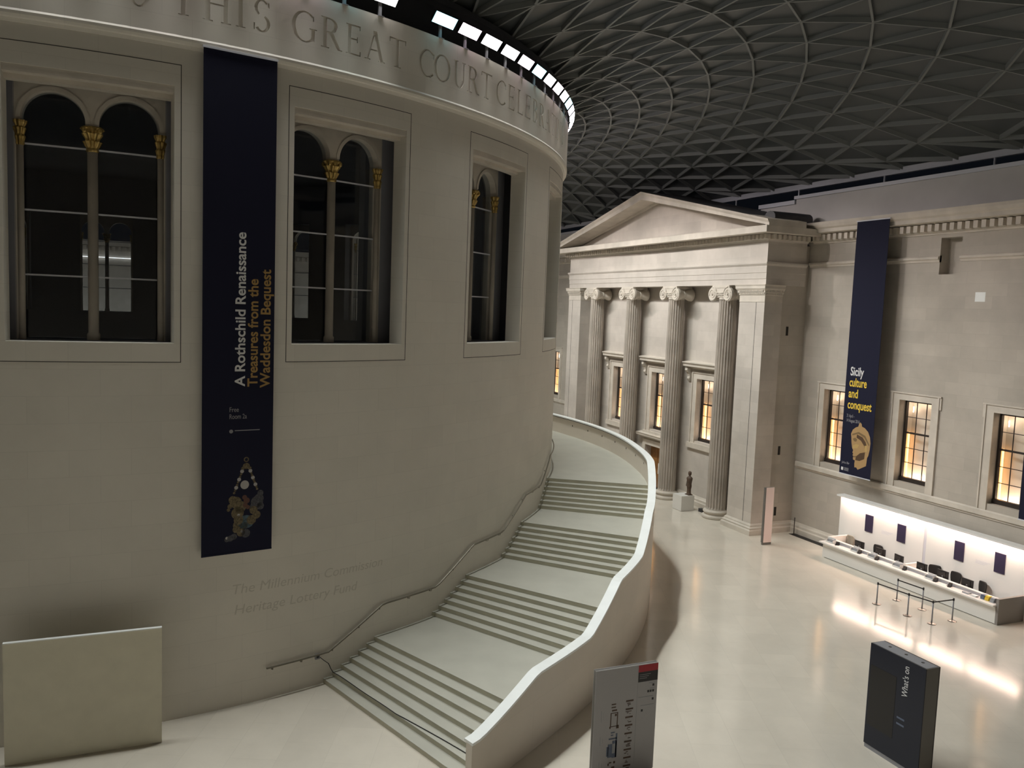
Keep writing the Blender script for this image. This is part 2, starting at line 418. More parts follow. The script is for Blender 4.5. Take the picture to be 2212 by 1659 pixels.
LET = [('0', -176.6), ('0', -174.65), ('T', -172.0), ('H', -169.9), ('I', -168.35), ('S', -166.9), ('G', -163.9), ('R', -161.75), ('E', -159.9), ('A', -158.05), ('T', -155.9),
       ('C', -152.9), ('O', -151.1), ('U', -149.0), ('R', -147.1), ('T', -145.15), ('C', -142.75), ('E', -140.85), ('L', -139.05), ('E', -137.3), ('B', -135.5), ('R', -133.6), ('A', -131.55), ('T', -129.5), ('I', -128.0), ('N', -126.5), ('G', -124.4)]
cut = MB(); H_ = .88
for ch, th in LET:
    P, w_ = glyph(ch)
    for pl in P:
        A = []; B = []
        for x, y in pl:
            a = th+math.degrees((x-w_/2)*H_/RF)
            A.append(C3(a, RF+.05, 19.52+y*H_)); B.append(C3(a, RF-.045, 19.52+y*H_))
        cut.poly(None, A, B)
cuto = cut.build('cutter', M['drum'])
m = MB(); m.cyl(-180, -122, RF-.35, RF, 18.98, 20.9, 1.0)
fas = m.build('fascia_tmp', M['drum'], uv='cyl')
mod = fas.modifiers.new('b', 'BOOLEAN'); mod.operation = 'DIFFERENCE'; mod.solver = 'EXACT'; mod.use_self = True; mod.object = cuto
dg = bpy.context.evaluated_depsgraph_get(); dg.update()
me = bpy.data.meshes.new_from_object(fas.evaluated_get(dg))
o = bpy.data.objects.new('trim_3', me); COL.objects.link(o); tag(o, kind='structure')
bpy.data.objects.remove(fas); bpy.data.objects.remove(cuto)
# ledge, dark upstand and gutter behind the floodlights
m = MB(); m.cyl(-180, 180, RD-1.2, RF-.02, 20.78, 20.88, 1.5); tag(m.build('trim_4', M['attic']), kind='structure')
m = MB(); m.cyl(-180, 180, RD-.75, RD-.55, 20.85, 22.75, 1.5); m.cyl(-180, 180, RD-.6, RD-.15, 22.15, 22.35, 1.5)
tag(m.build('trim_5', M['dark']), kind='structure')
# narrow joint lines framing each window opening
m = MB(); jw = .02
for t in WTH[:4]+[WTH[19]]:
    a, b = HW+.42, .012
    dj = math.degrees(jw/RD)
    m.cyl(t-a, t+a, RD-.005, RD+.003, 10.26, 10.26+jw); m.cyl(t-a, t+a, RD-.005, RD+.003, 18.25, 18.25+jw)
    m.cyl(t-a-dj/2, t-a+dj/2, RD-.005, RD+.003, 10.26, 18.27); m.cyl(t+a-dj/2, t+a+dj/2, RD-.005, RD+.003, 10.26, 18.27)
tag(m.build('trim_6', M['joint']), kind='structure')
# lintel rolls inside the heads of the openings
m = MB()
for t in WTH[:5]+[WTH[19]]:
    m.cyl(t-HW, t+HW, RD-.30, RD-.02, 17.52, 17.71); m.cyl(t-HW, t+HW, RD-.62, RD-.30, 17.40, 17.71)
tag(m.build('trim_7', M['carved'], uv='cyl'), kind='structure')
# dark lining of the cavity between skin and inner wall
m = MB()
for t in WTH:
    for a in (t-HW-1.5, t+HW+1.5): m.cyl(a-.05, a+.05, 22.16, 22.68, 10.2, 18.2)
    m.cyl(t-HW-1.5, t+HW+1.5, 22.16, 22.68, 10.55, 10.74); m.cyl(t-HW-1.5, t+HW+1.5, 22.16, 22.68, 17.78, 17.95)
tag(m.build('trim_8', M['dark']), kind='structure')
# ================================================================== READING ROOM INSIDE
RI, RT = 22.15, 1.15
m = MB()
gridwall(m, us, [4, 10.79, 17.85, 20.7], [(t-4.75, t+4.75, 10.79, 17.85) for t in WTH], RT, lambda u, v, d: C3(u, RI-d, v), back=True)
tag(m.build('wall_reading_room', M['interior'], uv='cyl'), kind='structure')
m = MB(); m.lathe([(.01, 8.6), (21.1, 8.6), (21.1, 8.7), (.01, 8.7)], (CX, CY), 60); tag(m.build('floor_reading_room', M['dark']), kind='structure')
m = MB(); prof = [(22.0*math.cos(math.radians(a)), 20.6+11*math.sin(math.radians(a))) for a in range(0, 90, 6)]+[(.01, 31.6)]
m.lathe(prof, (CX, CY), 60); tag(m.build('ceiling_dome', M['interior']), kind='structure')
# one arched window screen in local coordinates, angle 0 = centre, then copied round the drum
def W3(a, d, z):     # a in metres along the wall, local frame with drum centre at the origin
    t = a/RI; return (math.cos(t)*(RI-d), math.sin(t)*(RI-d), z)
win0 = bpy.data.objects.new('window_1', None); COL.objects.link(win0); win0['kind'] = 'structure'
OW, CW, SPR, AR = 1.70, .16, 16.62, .765
s = L()
ac = (OW+CW)/2
def voidtop(a):
    q = abs(abs(a)-ac); 
    return SPR+math.sqrt(max(0, AR*AR-q*q)) if q < AR else None
half = 4.75/180*math.pi*RI
for side in (-1, 1):
    N = 28
    xs = [ac-AR*math.cos(math.pi*i/N) for i in range(N+1)]
    for d0 in (0, .45):
        for i in range(N):
            a, b = side*xs[i], side*xs[i+1]; za, zb = voidtop(a) or SPR, voidtop(b) or SPR
            s.quad(W3(a, d0, za), W3(b, d0, zb), W3(b, d0, 17.86), W3(a, d0, 17.86))
    for i in range(N):
        a, b = side*xs[i], side*xs[i+1]; za, zb = voidtop(a) or SPR, voidtop(b) or SPR
        s.quad(W3(a, 0, za), W3(b, 0, zb), W3(b, .45, zb), W3(a, .45, za))
        # raised archivolt
        c_ = (side*ac)
        def off(p, k): 
            dx, dz = p[0]-c_, p[1]-SPR; r = math.hypot(dx, dz); return (c_+dx*(r+k)/r, SPR+dz*(r+k)/r)
        p, q = (a, za), (b, zb); p1, q1 = off(p, .11), off(q, .11)
        lim = lambda v: min(v, 17.8)
        s.quad(W3(p[0], -.03, p[1]), W3(q[0], -.03, q[1]), W3(q1[0], -.03, lim(q1[1])), W3(p1[0], -.03, lim(p1[1])))
        s.quad(W3(p1[0], -.03, lim(p1[1])), W3(q1[0], -.03, lim(q1[1])), W3(q1[0], 0, lim(q1[1])), W3(p1[0], 0, lim(p1[1])))
    # jamb
    j0, j1 = side*(ac+AR), side*(half+.02)
    for d0 in (0, .45): s.quad(W3(j0, d0, 10.79), W3(j1, d0, 10.79), W3(j1, d0, 17.86), W3(j0, d0, 17.86))
    s.quad(W3(j0, 0, 10.79), W3(j0, .45, 10.79), W3(j0, .45, 17.86), W3(j0, 0, 17.86))
# pier above colonnette
for d0 in (0, .45): s.quad(W3(-(ac-AR), d0, 16.5), W3(ac-AR, d0, 16.5), W3(ac-AR, d0, 17.86), W3(-(ac-AR), d0, 17.86))
s.quad(W3(-(ac-AR), 0, 16.5), W3(ac-AR, 0, 16.5), W3(ac-AR, .45, 16.5), W3(-(ac-AR), .45, 16.5))
for a_ in (-(ac-AR), ac-AR): s.quad(W3(a_, 0, 16.5), W3(a_, .45, 16.5), W3(a_, .45, 17.0), W3(a_, 0, 17.0))
s.build('arched_surround', M['carved'], win0, off=(0, 0, 0))
cl = L(); cl.lathe([(.17, 10.79), (.17, 10.95), (.135, 11.0), (.13, 15.9)], (RI-.16, 0), 16); cl.build('colonnette', M['carved'], win0, off=(0, 0, 0), smooth=True)
def gildcap(y, full=True):
    g = L(); prof = [(.135, 15.9), (.15, 15.95), (.14, 16.0), (.18, 16.15), (.165, 16.2), (.24, 16.40), (.27, 16.5), (.27, 16.55)]
    prof = [(.135, 15.9), (.155, 15.93), (.155, 15.97), (.14, 16.0), (.16, 16.05), (.20, 16.14), (.215, 16.18), (.16, 16.20), (.175, 16.26), (.225, 16.34), (.25, 16.38), (.18, 16.40), (.20, 16.45), (.27, 16.50), (.29, 16.53), (.27, 16.56)]
    g.lathe(prof, (RI-.16, y), 48, lambda r, z, a: r*(1+(.15 if 16.0 < z < 16.52 else .03)*math.cos(8*a+(math.pi if 16.19 < z < 16.39 else 0))))
    for k in range(4):
        a = math.pi/4+k*math.pi/2; g.lathe([(.03, 16.38), (.06, 16.42), (.06, 16.5), (.03, 16.53)], (RI-.16+.27*math.cos(a), y+.27*math.sin(a)), 8)
    return g
gildcap(0).build('gilded_capital', M['gold'], win0, off=(0, 0, 0), label='gilded leaf capital on the middle colonnette')
for sd in (-1, 1):
    jc = L(); jc.lathe([(.10, 10.79), (.09, 11.0), (.09, 15.9)], (RI-.12, sd*(ac+AR+.02)), 12); jc.build('jamb_shaft', M['carved'], win0, off=(0, 0, 0), smooth=True)
    g = L(); g.lathe([(.09, 15.9), (.105, 15.95), (.10, 16.0), (.13, 16.12), (.105, 16.18), (.15, 16.34), (.115, 16.38), (.16, 16.48), (.165, 16.54)], (RI-.12, sd*(ac+AR+.02)), 40, lambda r, z, a: r*(1+.12*math.cos(8*a+(3.14 if 16.15<z<16.36 else 0)))); g.build('gilded_capital', M['gold'], win0, off=(0, 0, 0), label='small gilded capital at the window jamb')
gb = L()
for z in (15.95, 14.22, 12.50):
    for sd in (-1, 1): gb.add([W3(a, d, zz) for a in (sd*CW*.8, sd*(OW+.02)) for d, zz in ((.17, z), (.17, z+.045), (.22, z+.045), (.22, z))], [(0, 1, 5, 4), (1, 2, 6, 5), (2, 3, 7, 6), (3, 0, 4, 7), (0, 3, 2, 1), (4, 5, 6, 7)])
gb.build('glazing_bar', M['lgrey'], win0, off=(0, 0, 0))
gp = L(); N = 10
for sd in (-1, 1):
    gp.quad(W3(sd*.1, .25, 10.8), W3(sd*(OW+.02), .25, 10.8), W3(sd*(OW+.02), .25, 17.5), W3(sd*.1, .25, 17.5))
gp.build('pane', M['glass'], win0, off=(0, 0, 0))
win0.location = (CX, CY, 0); win0.rotation_euler = (0, 0, math.radians(WTH[0]))
for i in range(1, 20):
    c = dup(win0, (CX, CY, 0), math.radians(WTH[i])); c.name = 'window_%d' % (i+1)
# ================================================================== RIM FLOODLIGHTS
fl = thing('floodlight', 'rim floodlight', 'floodlight', C3(-180, RD+.32, 20.88), math.radians(-180), 'floodlights round the top of the drum')
def flood_parts(root, tint, first=None):
    tl = math.radians(38)
    def q(x, y, z):    # tilt housing outward/down; local +x is outward
        return (x*math.cos(tl)+z*math.sin(tl), y, .55+z*math.cos(tl)-x*math.sin(tl))
    if first is None:
        h = L(); h.add([q(x, y, z) for x, y, z in [(-.22, -.42, -.13), (-.22, .42, -.13), (-.22, .42, .13), (-.22, -.42, .13), (.0, -.52, -.19), (.0, .52, -.19), (.0, .52, .19), (.0, -.52, .19)]],
                       [(0, 1, 2, 3), (0, 4, 5, 1), (1, 5, 6, 2), (2, 6, 7, 3), (3, 7, 4, 0)])
        h.build('housing', M['dark'], root, off=(0, 0, 0))
        p = L(); p.box(-.24, -.18, -.05, .05, 0, .5); p.box(-.3, -.1, -.1, .1, 0, .02); p.build('post', M['grey'], root, off=(0, 0, 0))
    l = L(); l.add([q(x, y, z) for x, y, z in [(.0, -.50, -.18), (.0, .50, -.18), (.0, .50, .18), (.0, -.50, .18)]], [(0, 1, 2, 3)])
    return l
lens_mats = [emis('lamp lens white', (1, .97, .95), LENS_E), emis('lamp lens cyan', (.42, .90, 1), LENS_E*.6), emis('lamp lens rose', (1, .78, .90), LENS_E)]
tints = [(1, .985, .935), (.93, 1, .97), (1, .95, .93)]
lens = flood_parts(fl, 0)
lobj = lens.build('lens', lens_mats[0], fl, off=(0, 0, 0))
lmeshes = []
for k in range(3):
    me = lobj.data.copy(); me.materials.clear(); me.materials.append(lens_mats[k]); lmeshes.append(me)
spots = []
for k in range(3):
    sp = bpy.data.lights.new('floodlight_beam', 'SPOT'); sp.energy = SPOT_W; sp.spot_size = math.radians(94); sp.spot_blend = 1.0
    sp.shadow_soft_size = .22; sp.color = tints[k]; spots.append(sp)
spot_low = spots[0].copy(); spot_low.energy = SPOT_W*.24; spot_low.color = (1, .92, .85)
keyl = bpy.data.lights.new('floodlight_projector', 'SPOT'); keyl.energy = KEY_W; keyl.spot_size = math.radians(58); keyl.spot_blend = .9; keyl.shadow_soft_size = .14; keyl.color = (1, .885, .84)
step = 360/116; base = -151.4
names = {-163.87: 'floodlight just beyond the top edge, left of the cyan-tinted one', -160.75: 'cyan-tinted floodlight cut by the top edge of the photo', -157.63: 'large white floodlight before the gap in the row',
         -151.4: 'first floodlight right of the gap, bluish white', -148.28: 'second floodlight right of the gap, above the word COURT'}
ang = []
k = 0
while len(ang) < 116:
    a = base+step*k
    ang.append(a); k += 1
first = True
cyan = {-160.75, -135.8}
for i, a in enumerate(ang):
    an = a
    while an > 180: an -= 360
    if abs(an-(-154.515)) < .3: continue     # the gap in the row
    kk = 1 if any(abs(an-c) < .5 for c in (-160.75, -151.4, -135.9, -123.4)) else (2 if i % 3 == 1 else 0)
    ordn = i
    if -165 < an < -112:
        lab = None
        for key, v in names.items():
            if abs(an-key) < .5: lab = v
        if lab is None:
            nth = {2: 'third', 3: 'fourth', 4: 'fifth', 5: 'sixth', 6: 'seventh', 7: 'eighth', 8: 'ninth', 9: 'tenth', 10: 'eleventh', 11: 'twelfth', 12: 'thirteenth', 13: 'fourteenth', 14: 'fifteenth', 15: 'sixteenth', 16: 'seventeenth'}.get(i)
            lab = '%s floodlight right of the gap on the drum rim' % nth if nth else 'floodlight on the drum rim above the carved fascia'
    else: lab = 'floodlight on the hidden side of the drum rim'
    loc = C3(an, RD+.32, 20.88)
    if first: r = fl; r.location = loc; r.rotation_euler = (0, 0, math.radians(an)); r['label'] = lab; first = False
    else: r = dup(fl, loc, math.radians(an), lab)
    for ch in r.children:
        if ch.name.startswith('lens'): ch.data = lmeshes[kk]
    if not (20 < an < 160) and an < -30:
        so = bpy.data.objects.new('floodlight_beam', spots[kk] if not -126 < an < -30 else spot_low); COL.objects.link(so); so.parent = r
        so.location = (.16, 0, .50)
        def aim(dn, az): return Vector((math.cos(math.radians(dn))*math.cos(math.radians(az)), math.cos(math.radians(dn))*math.sin(math.radians(az)), -math.sin(math.radians(dn)))).to_track_quat('-Z', 'Y').to_euler()
        so.rotation_euler = aim(57, 0)
        if i % 5 == 1 and -158 < an < -30:
            so = bpy.data.objects.new('floodlight_projector', keyl); COL.objects.link(so); so.parent = r; so.location = (.18, 0, .50)
            so.rotation_euler = aim(32, KEY_AZ-an)
# ================================================================== COURT WALL ON THE RIGHT
WX = [34.23, 29.18, 24.13, 19.08, 14.03, 8.98, 3.93]
LX = [64.0, 69.05, 74.1, 79.15, 84.2, 89.25]
W0, W1, WZ0, WZ1 = .93, .93, 4.38, 8.40
mp = lambda u, v, d: (u, YW-d, v)
m = MB()
gridwall(m, [-2.5, PX0+.3], [0, 17.0], [(x-W0, x+W1, WZ0, WZ1) for x in WX]+[(27.38, 28.50, 14.45, 16.14)], .55, mp)
m.quad((27.38, YW-.55, 14.45), (28.5, YW-.55, 14.45), (28.5, YW-.55, 16.14), (27.38, YW-.55, 16.14))
tag(m.build('wall_right', M['wall']), kind='structure')
m = MB()
gridwall(m, [PX1-.3, X1], [0, 17.0], [(x-W0, x+W1, WZ0, WZ1) for x in LX], .55, mp)
tag(m.build('wall_beyond_portico', M['wall']), kind='structure')
base_prof = [(-.1, 0), (.22, 0), (.22, .28), (.16, .34), (.16, .46), (.08, .52), (.03, .62), (-.1, .62)]
sill_prof = [(-.1, 3.72), (.05, 3.72), (.05, 3.80), (.14, 3.84), (.14, 4.05), (.10, 4.10), (-.1, 4.10)]
str_prof = [(-.1, 15.02), (.03, 15.02), (.06, 15.12), (.13, 15.16), (.13, 15.26), (.03, 15.32), (-.1, 15.32)]
cor_prof = [(-.3, 16.30), (.06, 16.30), (.06, 16.36), (.12, 16.40), (.12, 16.78), (.22, 16.80), (.62, 16.84), (.62, 17.02), (.72, 17.10), (.78, 17.24), (.80, 17.38), (-.3, 17.45)]
def run(prof, y, x0, x1): m = MB(); m.prof_x([(y+d, z) for d, z in prof], x0, x1); return m
n_t = 11
def structo(m, mat):
    global n_t
    n_t += 1; return tag(m.build('trim_%d' % n_t, mat), kind='structure')
b = run(base_prof, YW, -2.5, PX0+.1); tag(b.build('baseboard_right', M['carved']), kind='structure')
b = run(base_prof, YW, PX1, X1); tag(b.build('baseboard_far_right', M['carved']), kind='structure')
structo(run(sill_prof, YW, -2.5, PX0), M['carved']); structo(run(sill_prof, YW, PX1, X1), M['carved'])
structo(run(str_prof, YW, -2.5, 27.38), M['carved']); structo(run(str_prof, YW, 28.5, PX0), M['carved']); structo(run(str_prof, YW, PX1, X1), M['carved'])
def cornice(x0, x1, sp=.40):
    m = run(cor_prof, YW, x0, x1)
    k = int((x1-x0)/sp)
    for i in range(k):
        x = x0+.1+i*sp; m.box(x, x+sp*.56, YW+.05, YW+.36, 16.44, 16.76)
    return m
structo(cornice(-2.5, PX0-.2), M['carved']); structo(cornice(PX1+.2, X1), M['carved'])
# plain attic above the cornice, set back
m = MB(); m.box(-2.5, 38.65, YW-.75, YW-.20, 17.0, 19.0); m.box(38.65, 41.8, YW-.75, YW-.25, 17.0, 18.72); m.box(62, X1, YW-.75, YW-.2, 17, 19.0); tag(m.build('wall_attic', M['attic']), kind='structure')
m = MB(); m.box(-2.5, 38.75, YW-.8, YW-.10, 18.98, 19.16); m.box(38.75, 41.9, YW-.8, YW-.15, 18.72, 18.95); m.box(62, X1, YW-.8, YW-.1, 18.98, 19.16); structo(m, M['lgrey'])
# pale patch stone
m = MB(); m.box(26.0, 26.5, YW-.02, YW+.004, 13.2, 13.62); structo(m, M['coping'])
# ------------------------------------------------------------------ lit sash windows
wn = [20]
winmat = emis('warm lamp', (1, .52, .18), WIN_E*.6); winmat2 = emis('cool lamp', (1, .80, .64), WIN_E*2.6)
def sash_parts(root, hooded):
    """local: x along wall, y=0 wall face, +y towards the court; z=0 opening bottom; opening 1.86 x 4.02"""
    hw, H = .93, 4.02
    f = L()
    f.box(-hw, -hw+.10, -.50, -.36, 0, H); f.box(hw-.10, hw, -.50, -.36, 0, H); f.box(-hw, hw, -.50, -.36, H-.10, H); f.box(-hw, hw, -.50, -.30, 0, .20)
    f.build('frame', M['darkwood'], root, off=(0, 0, 0))
    g = L()
    for x in (-.28, .28): g.box(x-.014, x+.014, -.46, -.42, .2, H-.1)
    rows = [.2, .93, 1.65, 2.40, 3.18, H-.1]
    for k_, z in enumerate(rows[1:-1]):
        t = .045 if k_ == 2 else .014
        g.box(-hw+.1, hw-.1, -.465, -.415, z-t, z+t)
    g.build('glazing_bar', M['darkwood'], root, off=(0, 0, 0))
    p = L(); p.quad((-hw+.1, -.44, .2), (hw-.1, -.44, .2), (hw-.1, -.44, H-.1), (-hw+.1, -.44, H-.1)); p.build('pane', M['glass2'], root, off=(0, 0, 0))
    bl = L(); bl.quad((-hw-.1, -1.0, -.1), (hw+.1, -1.0, -.1), (hw+.1, -1.0, H+.1), (-hw-.1, -1.0, H+.1))
    for x in (-hw-.1, hw+.1): bl.quad((x, -1.0, -.1), (x, -.52, -.1), (x, -.52, H+.1), (x, -1.0, H+.1))
    bl.quad((-hw-.1, -1, -.1), (hw+.1, -1, -.1), (hw+.1, -.52, -.1), (-hw-.1, -.52, -.1)); bl.quad((-hw-.1, -1, H+.1), (hw+.1, -1, H+.1), (hw+.1, -.52, H+.1), (-hw-.1, -.52, H+.1))
    bl.build('blind', M['blind'], root, off=(0, 0, 0))
    l1 = L(); l1.box(-.2, hw-.05, -.86, -.80, .02, .07); l1.build('sill_lamp', winmat2, root, off=(0, 0, 0))
    l2 = L(); l2.box(hw-.02, hw+.03, -.80, -.74, .1, 2.4); l2.build('side_lamp', winmat, root, off=(0, 0, 0))
    l3 = L(); l3.box(-hw+.12, hw-.12, -.62, -.58, H-.07, H-.03); l3.box(-hw+.05, hw-.2, -.62, -.58, .03, .08); l3.box(hw-.16, hw-.12, -.80, -.78, H-.62, H-.35); l3.build('upper_fill_lamp', winmat2, root, off=(0, 0, 0))  # unseen long bars added as fill light; short one is the visible spot
    s_ = L()
    ow, top = 1.36, .38
    pr = .05
    if not hooded:
        s_.box(-ow, -hw, 0, pr, -.30, H+top); s_.box(hw, ow, 0, pr, -.30, H+top); s_.box(-hw, hw, 0, pr, H, H+top)
        for sd in (-1, 1): s_.box(sd*ow, sd*(ow+.09), 0, pr+.01, H-.25, H+top)
        s_.box(-ow-.09, ow+.09, 0, pr+.05, H+top-.06, H+top)
        for sd in (-1, 1): s_.box(sd*(ow-.07), sd*ow, pr, pr+.045, -.3, H+top-.06)
    else:
        ow = 1.42
        s_.box(-ow, -hw, 0, .06, -.12, H+.46); s_.box(hw, ow, 0, .06, -.12, H+.46); s_.box(-hw, hw, 0, .06, H, H+.46)
        for sd in (-1, 1): s_.box(sd*(ow-.1), sd*ow, .06, .11, -.12, H+.46)
        s_.box(-ow, ow, .06, .11, H+.36, H+.46)
        s_.box(-1.6, 1.6, 0, .16, -.46, -.12)
    s_.build('surround', M['carved'], root, off=(0, 0, 0))
    if hooded:
        h = L(); prof = [(0, H+.62), (.10, H+.62), (.14, H+.70), (.42, H+.76), (.42, H+.88), (.50, H+.98), (.50, H+1.04), (0, H+1.10)]
        h.prof_x(prof, -2.05, 2.05); h.build('hood', M['carved'], root, off=(0, 0, 0))
        for sd in (-1, 1):
            c = L(); pts = [(.0, H+.62), (.36, H+.62), (.38, H+.50), (.30, H+.38), (.20, H+.28), (.14, H+.1), (.19, H-.05), (.12, H-.18), (0, H-.22)]
            c.prof_x(pts, sd*1.72-.13, sd*1.72+.13); c.build('console', M['carved'], root, off=(0, 0, 0))
wroot = {}
def sash(x, y, z, hooded=False):
    wn[0] += 1; nm = 'window_%d' % wn[0]
    if hooded not in wroot:
        r = bpy.data.objects.new(nm, None); COL.objects.link(r); r['kind'] = 'structure'; r.location = (x, y, z); sash_parts(r, hooded); wroot[hooded] = r
    else:
        r = dup(wroot[hooded], (x, y, z), 0); r.name = nm
    return r
for x in WX[:4]+LX[:3]: sash(x, YW, WZ0)
# ================================================================== PORTICO
HX = [PC-5.35, PC, PC+5.35]; HZ0, HZ1 = 4.08, 8.10
m = MB()
gridwall(m, [PX0+2.0, PX1-2.0], [0, 14.2], [(x-.93, x+.93, HZ0, HZ0+4.02) for x in HX]+[(PC-1.25, PC+1.25, 0, 2.95)], .55, lambda u, v, d: (u, YB-d, v))
tag(m.build('wall_portico', M['portico']), kind='structure')
for x in HX: sash(x, YB, HZ0, True)
m = MB(); m.prof_x([(YB+d, z) for d, z in base_prof], PX0+2.2, PC-1.6); m.prof_x([(YB+d, z) for d, z in base_prof], PC+1.6, PX1-2.2); tag(m.build('baseboard_portico', M['carved']), kind='structure')
# return walls of the portico block
m = MB(); m.box(PX0+.14, PX0+2.0, YP-1.2, YW-.6, 0, 16.2); tag(m.build('wall_portico_side', M['wall']), kind='structure')
m = MB(); m.box(PX1-2.0, PX1-.14, YP-1.2, YW-.6, 0, 16.2); tag(m.build('wall_portico_far_side', M['wall']), kind='structure')
b = MB(); b.prof_path([(d, z) for d, z in base_prof], [(PX0+.14, YP-1.2, -1, 0), (PX0+.14, YW, -1, 0)]); tag(b.build('baseboard_portico_side', M['carved']), kind='structure')
for k_, (nm, x, z) in enumerate([('lowest', 0, .95), ('middle', 0, 4.45), ('upper', 0, 11.2)]):
    s_ = MB(); s_.box(PX0+.13, PX0+.145, -32.32, -32.16, z, z+.5)
    tag(s_.build('wall_slot', M['slotshade']), '%s dark slot in the shaded side wall of the portico' % nm, 'slot')
# antae
def anta(x0, x1, lab):
    r = thing('pilaster', lab, 'pilaster', ((x0+x1)/2, YP, 0))
    s_ = MB(); s_.box(x0, x1, YP-1.2, YP, .6, 13.36); s_.build('shaft', M['portico'], r)
    j = MB(); xj = x0+.68 if x0 < 50 else x1-.68
    j.box(xj, xj+.03, YP-.01, YP+.006, .6, 13.9); j.build('joint_line', M['joint'], r)
    b_ = MB(); pr = [(-.05, 0), (.24, 0), (.24, .26), (.18, .33), (.20, .40), (.10, .47), (.10, .53), (.02, .62), (-.05, .62)]
    b_.prof_path(pr, [(x0, YP-1.2, -1, 0), (x0, YP, -1, 1), (x1, YP, 1, 1), (x1, YP-1.2, 1, 0)]); b_.build('base', M['carved'], r)
    c = MB(); pr = [(-.05, 13.00), (.02, 13.00), (.02, 13.04), (.008, 13.04), (.008, 13.36), (.04, 13.38), (.04, 13.46), (.10, 13.52), (.10, 13.60), (.17, 13.70), (.20, 13.74), (.20, 13.86), (.24, 13.95), (-.05, 13.95)]
    c.prof_path(pr, [(x0, YP-1.2, -1, 0), (x0, YP, -1, 1), (x1, YP, 1, 1), (x1, YP-1.2, 1, 0)])
    for zz, dd in ((13.50, .06), (13.64, .13)):
        n_ = int((x1-x0)/.1)
        for i in range(n_): c.box(x0+i*.1+.02, x0+i*.1+.075, YP+dd-.02, YP+dd+.03, zz-.07, zz+.03)
        for i in range(11): c.box(x0-dd-.03, x0-dd+.02, YP-.05-i*.1-.055, YP-.05-i*.1, zz-.07, zz+.03)
    c.build('capital', M['carved'], r)
anta(PX0, PX0+2.15, 'right-hand corner pilaster of the portico, beside the shaded side wall')
anta(PX1-2.05, PX1, 'left-hand corner pilaster of the portico, nearest the drum')
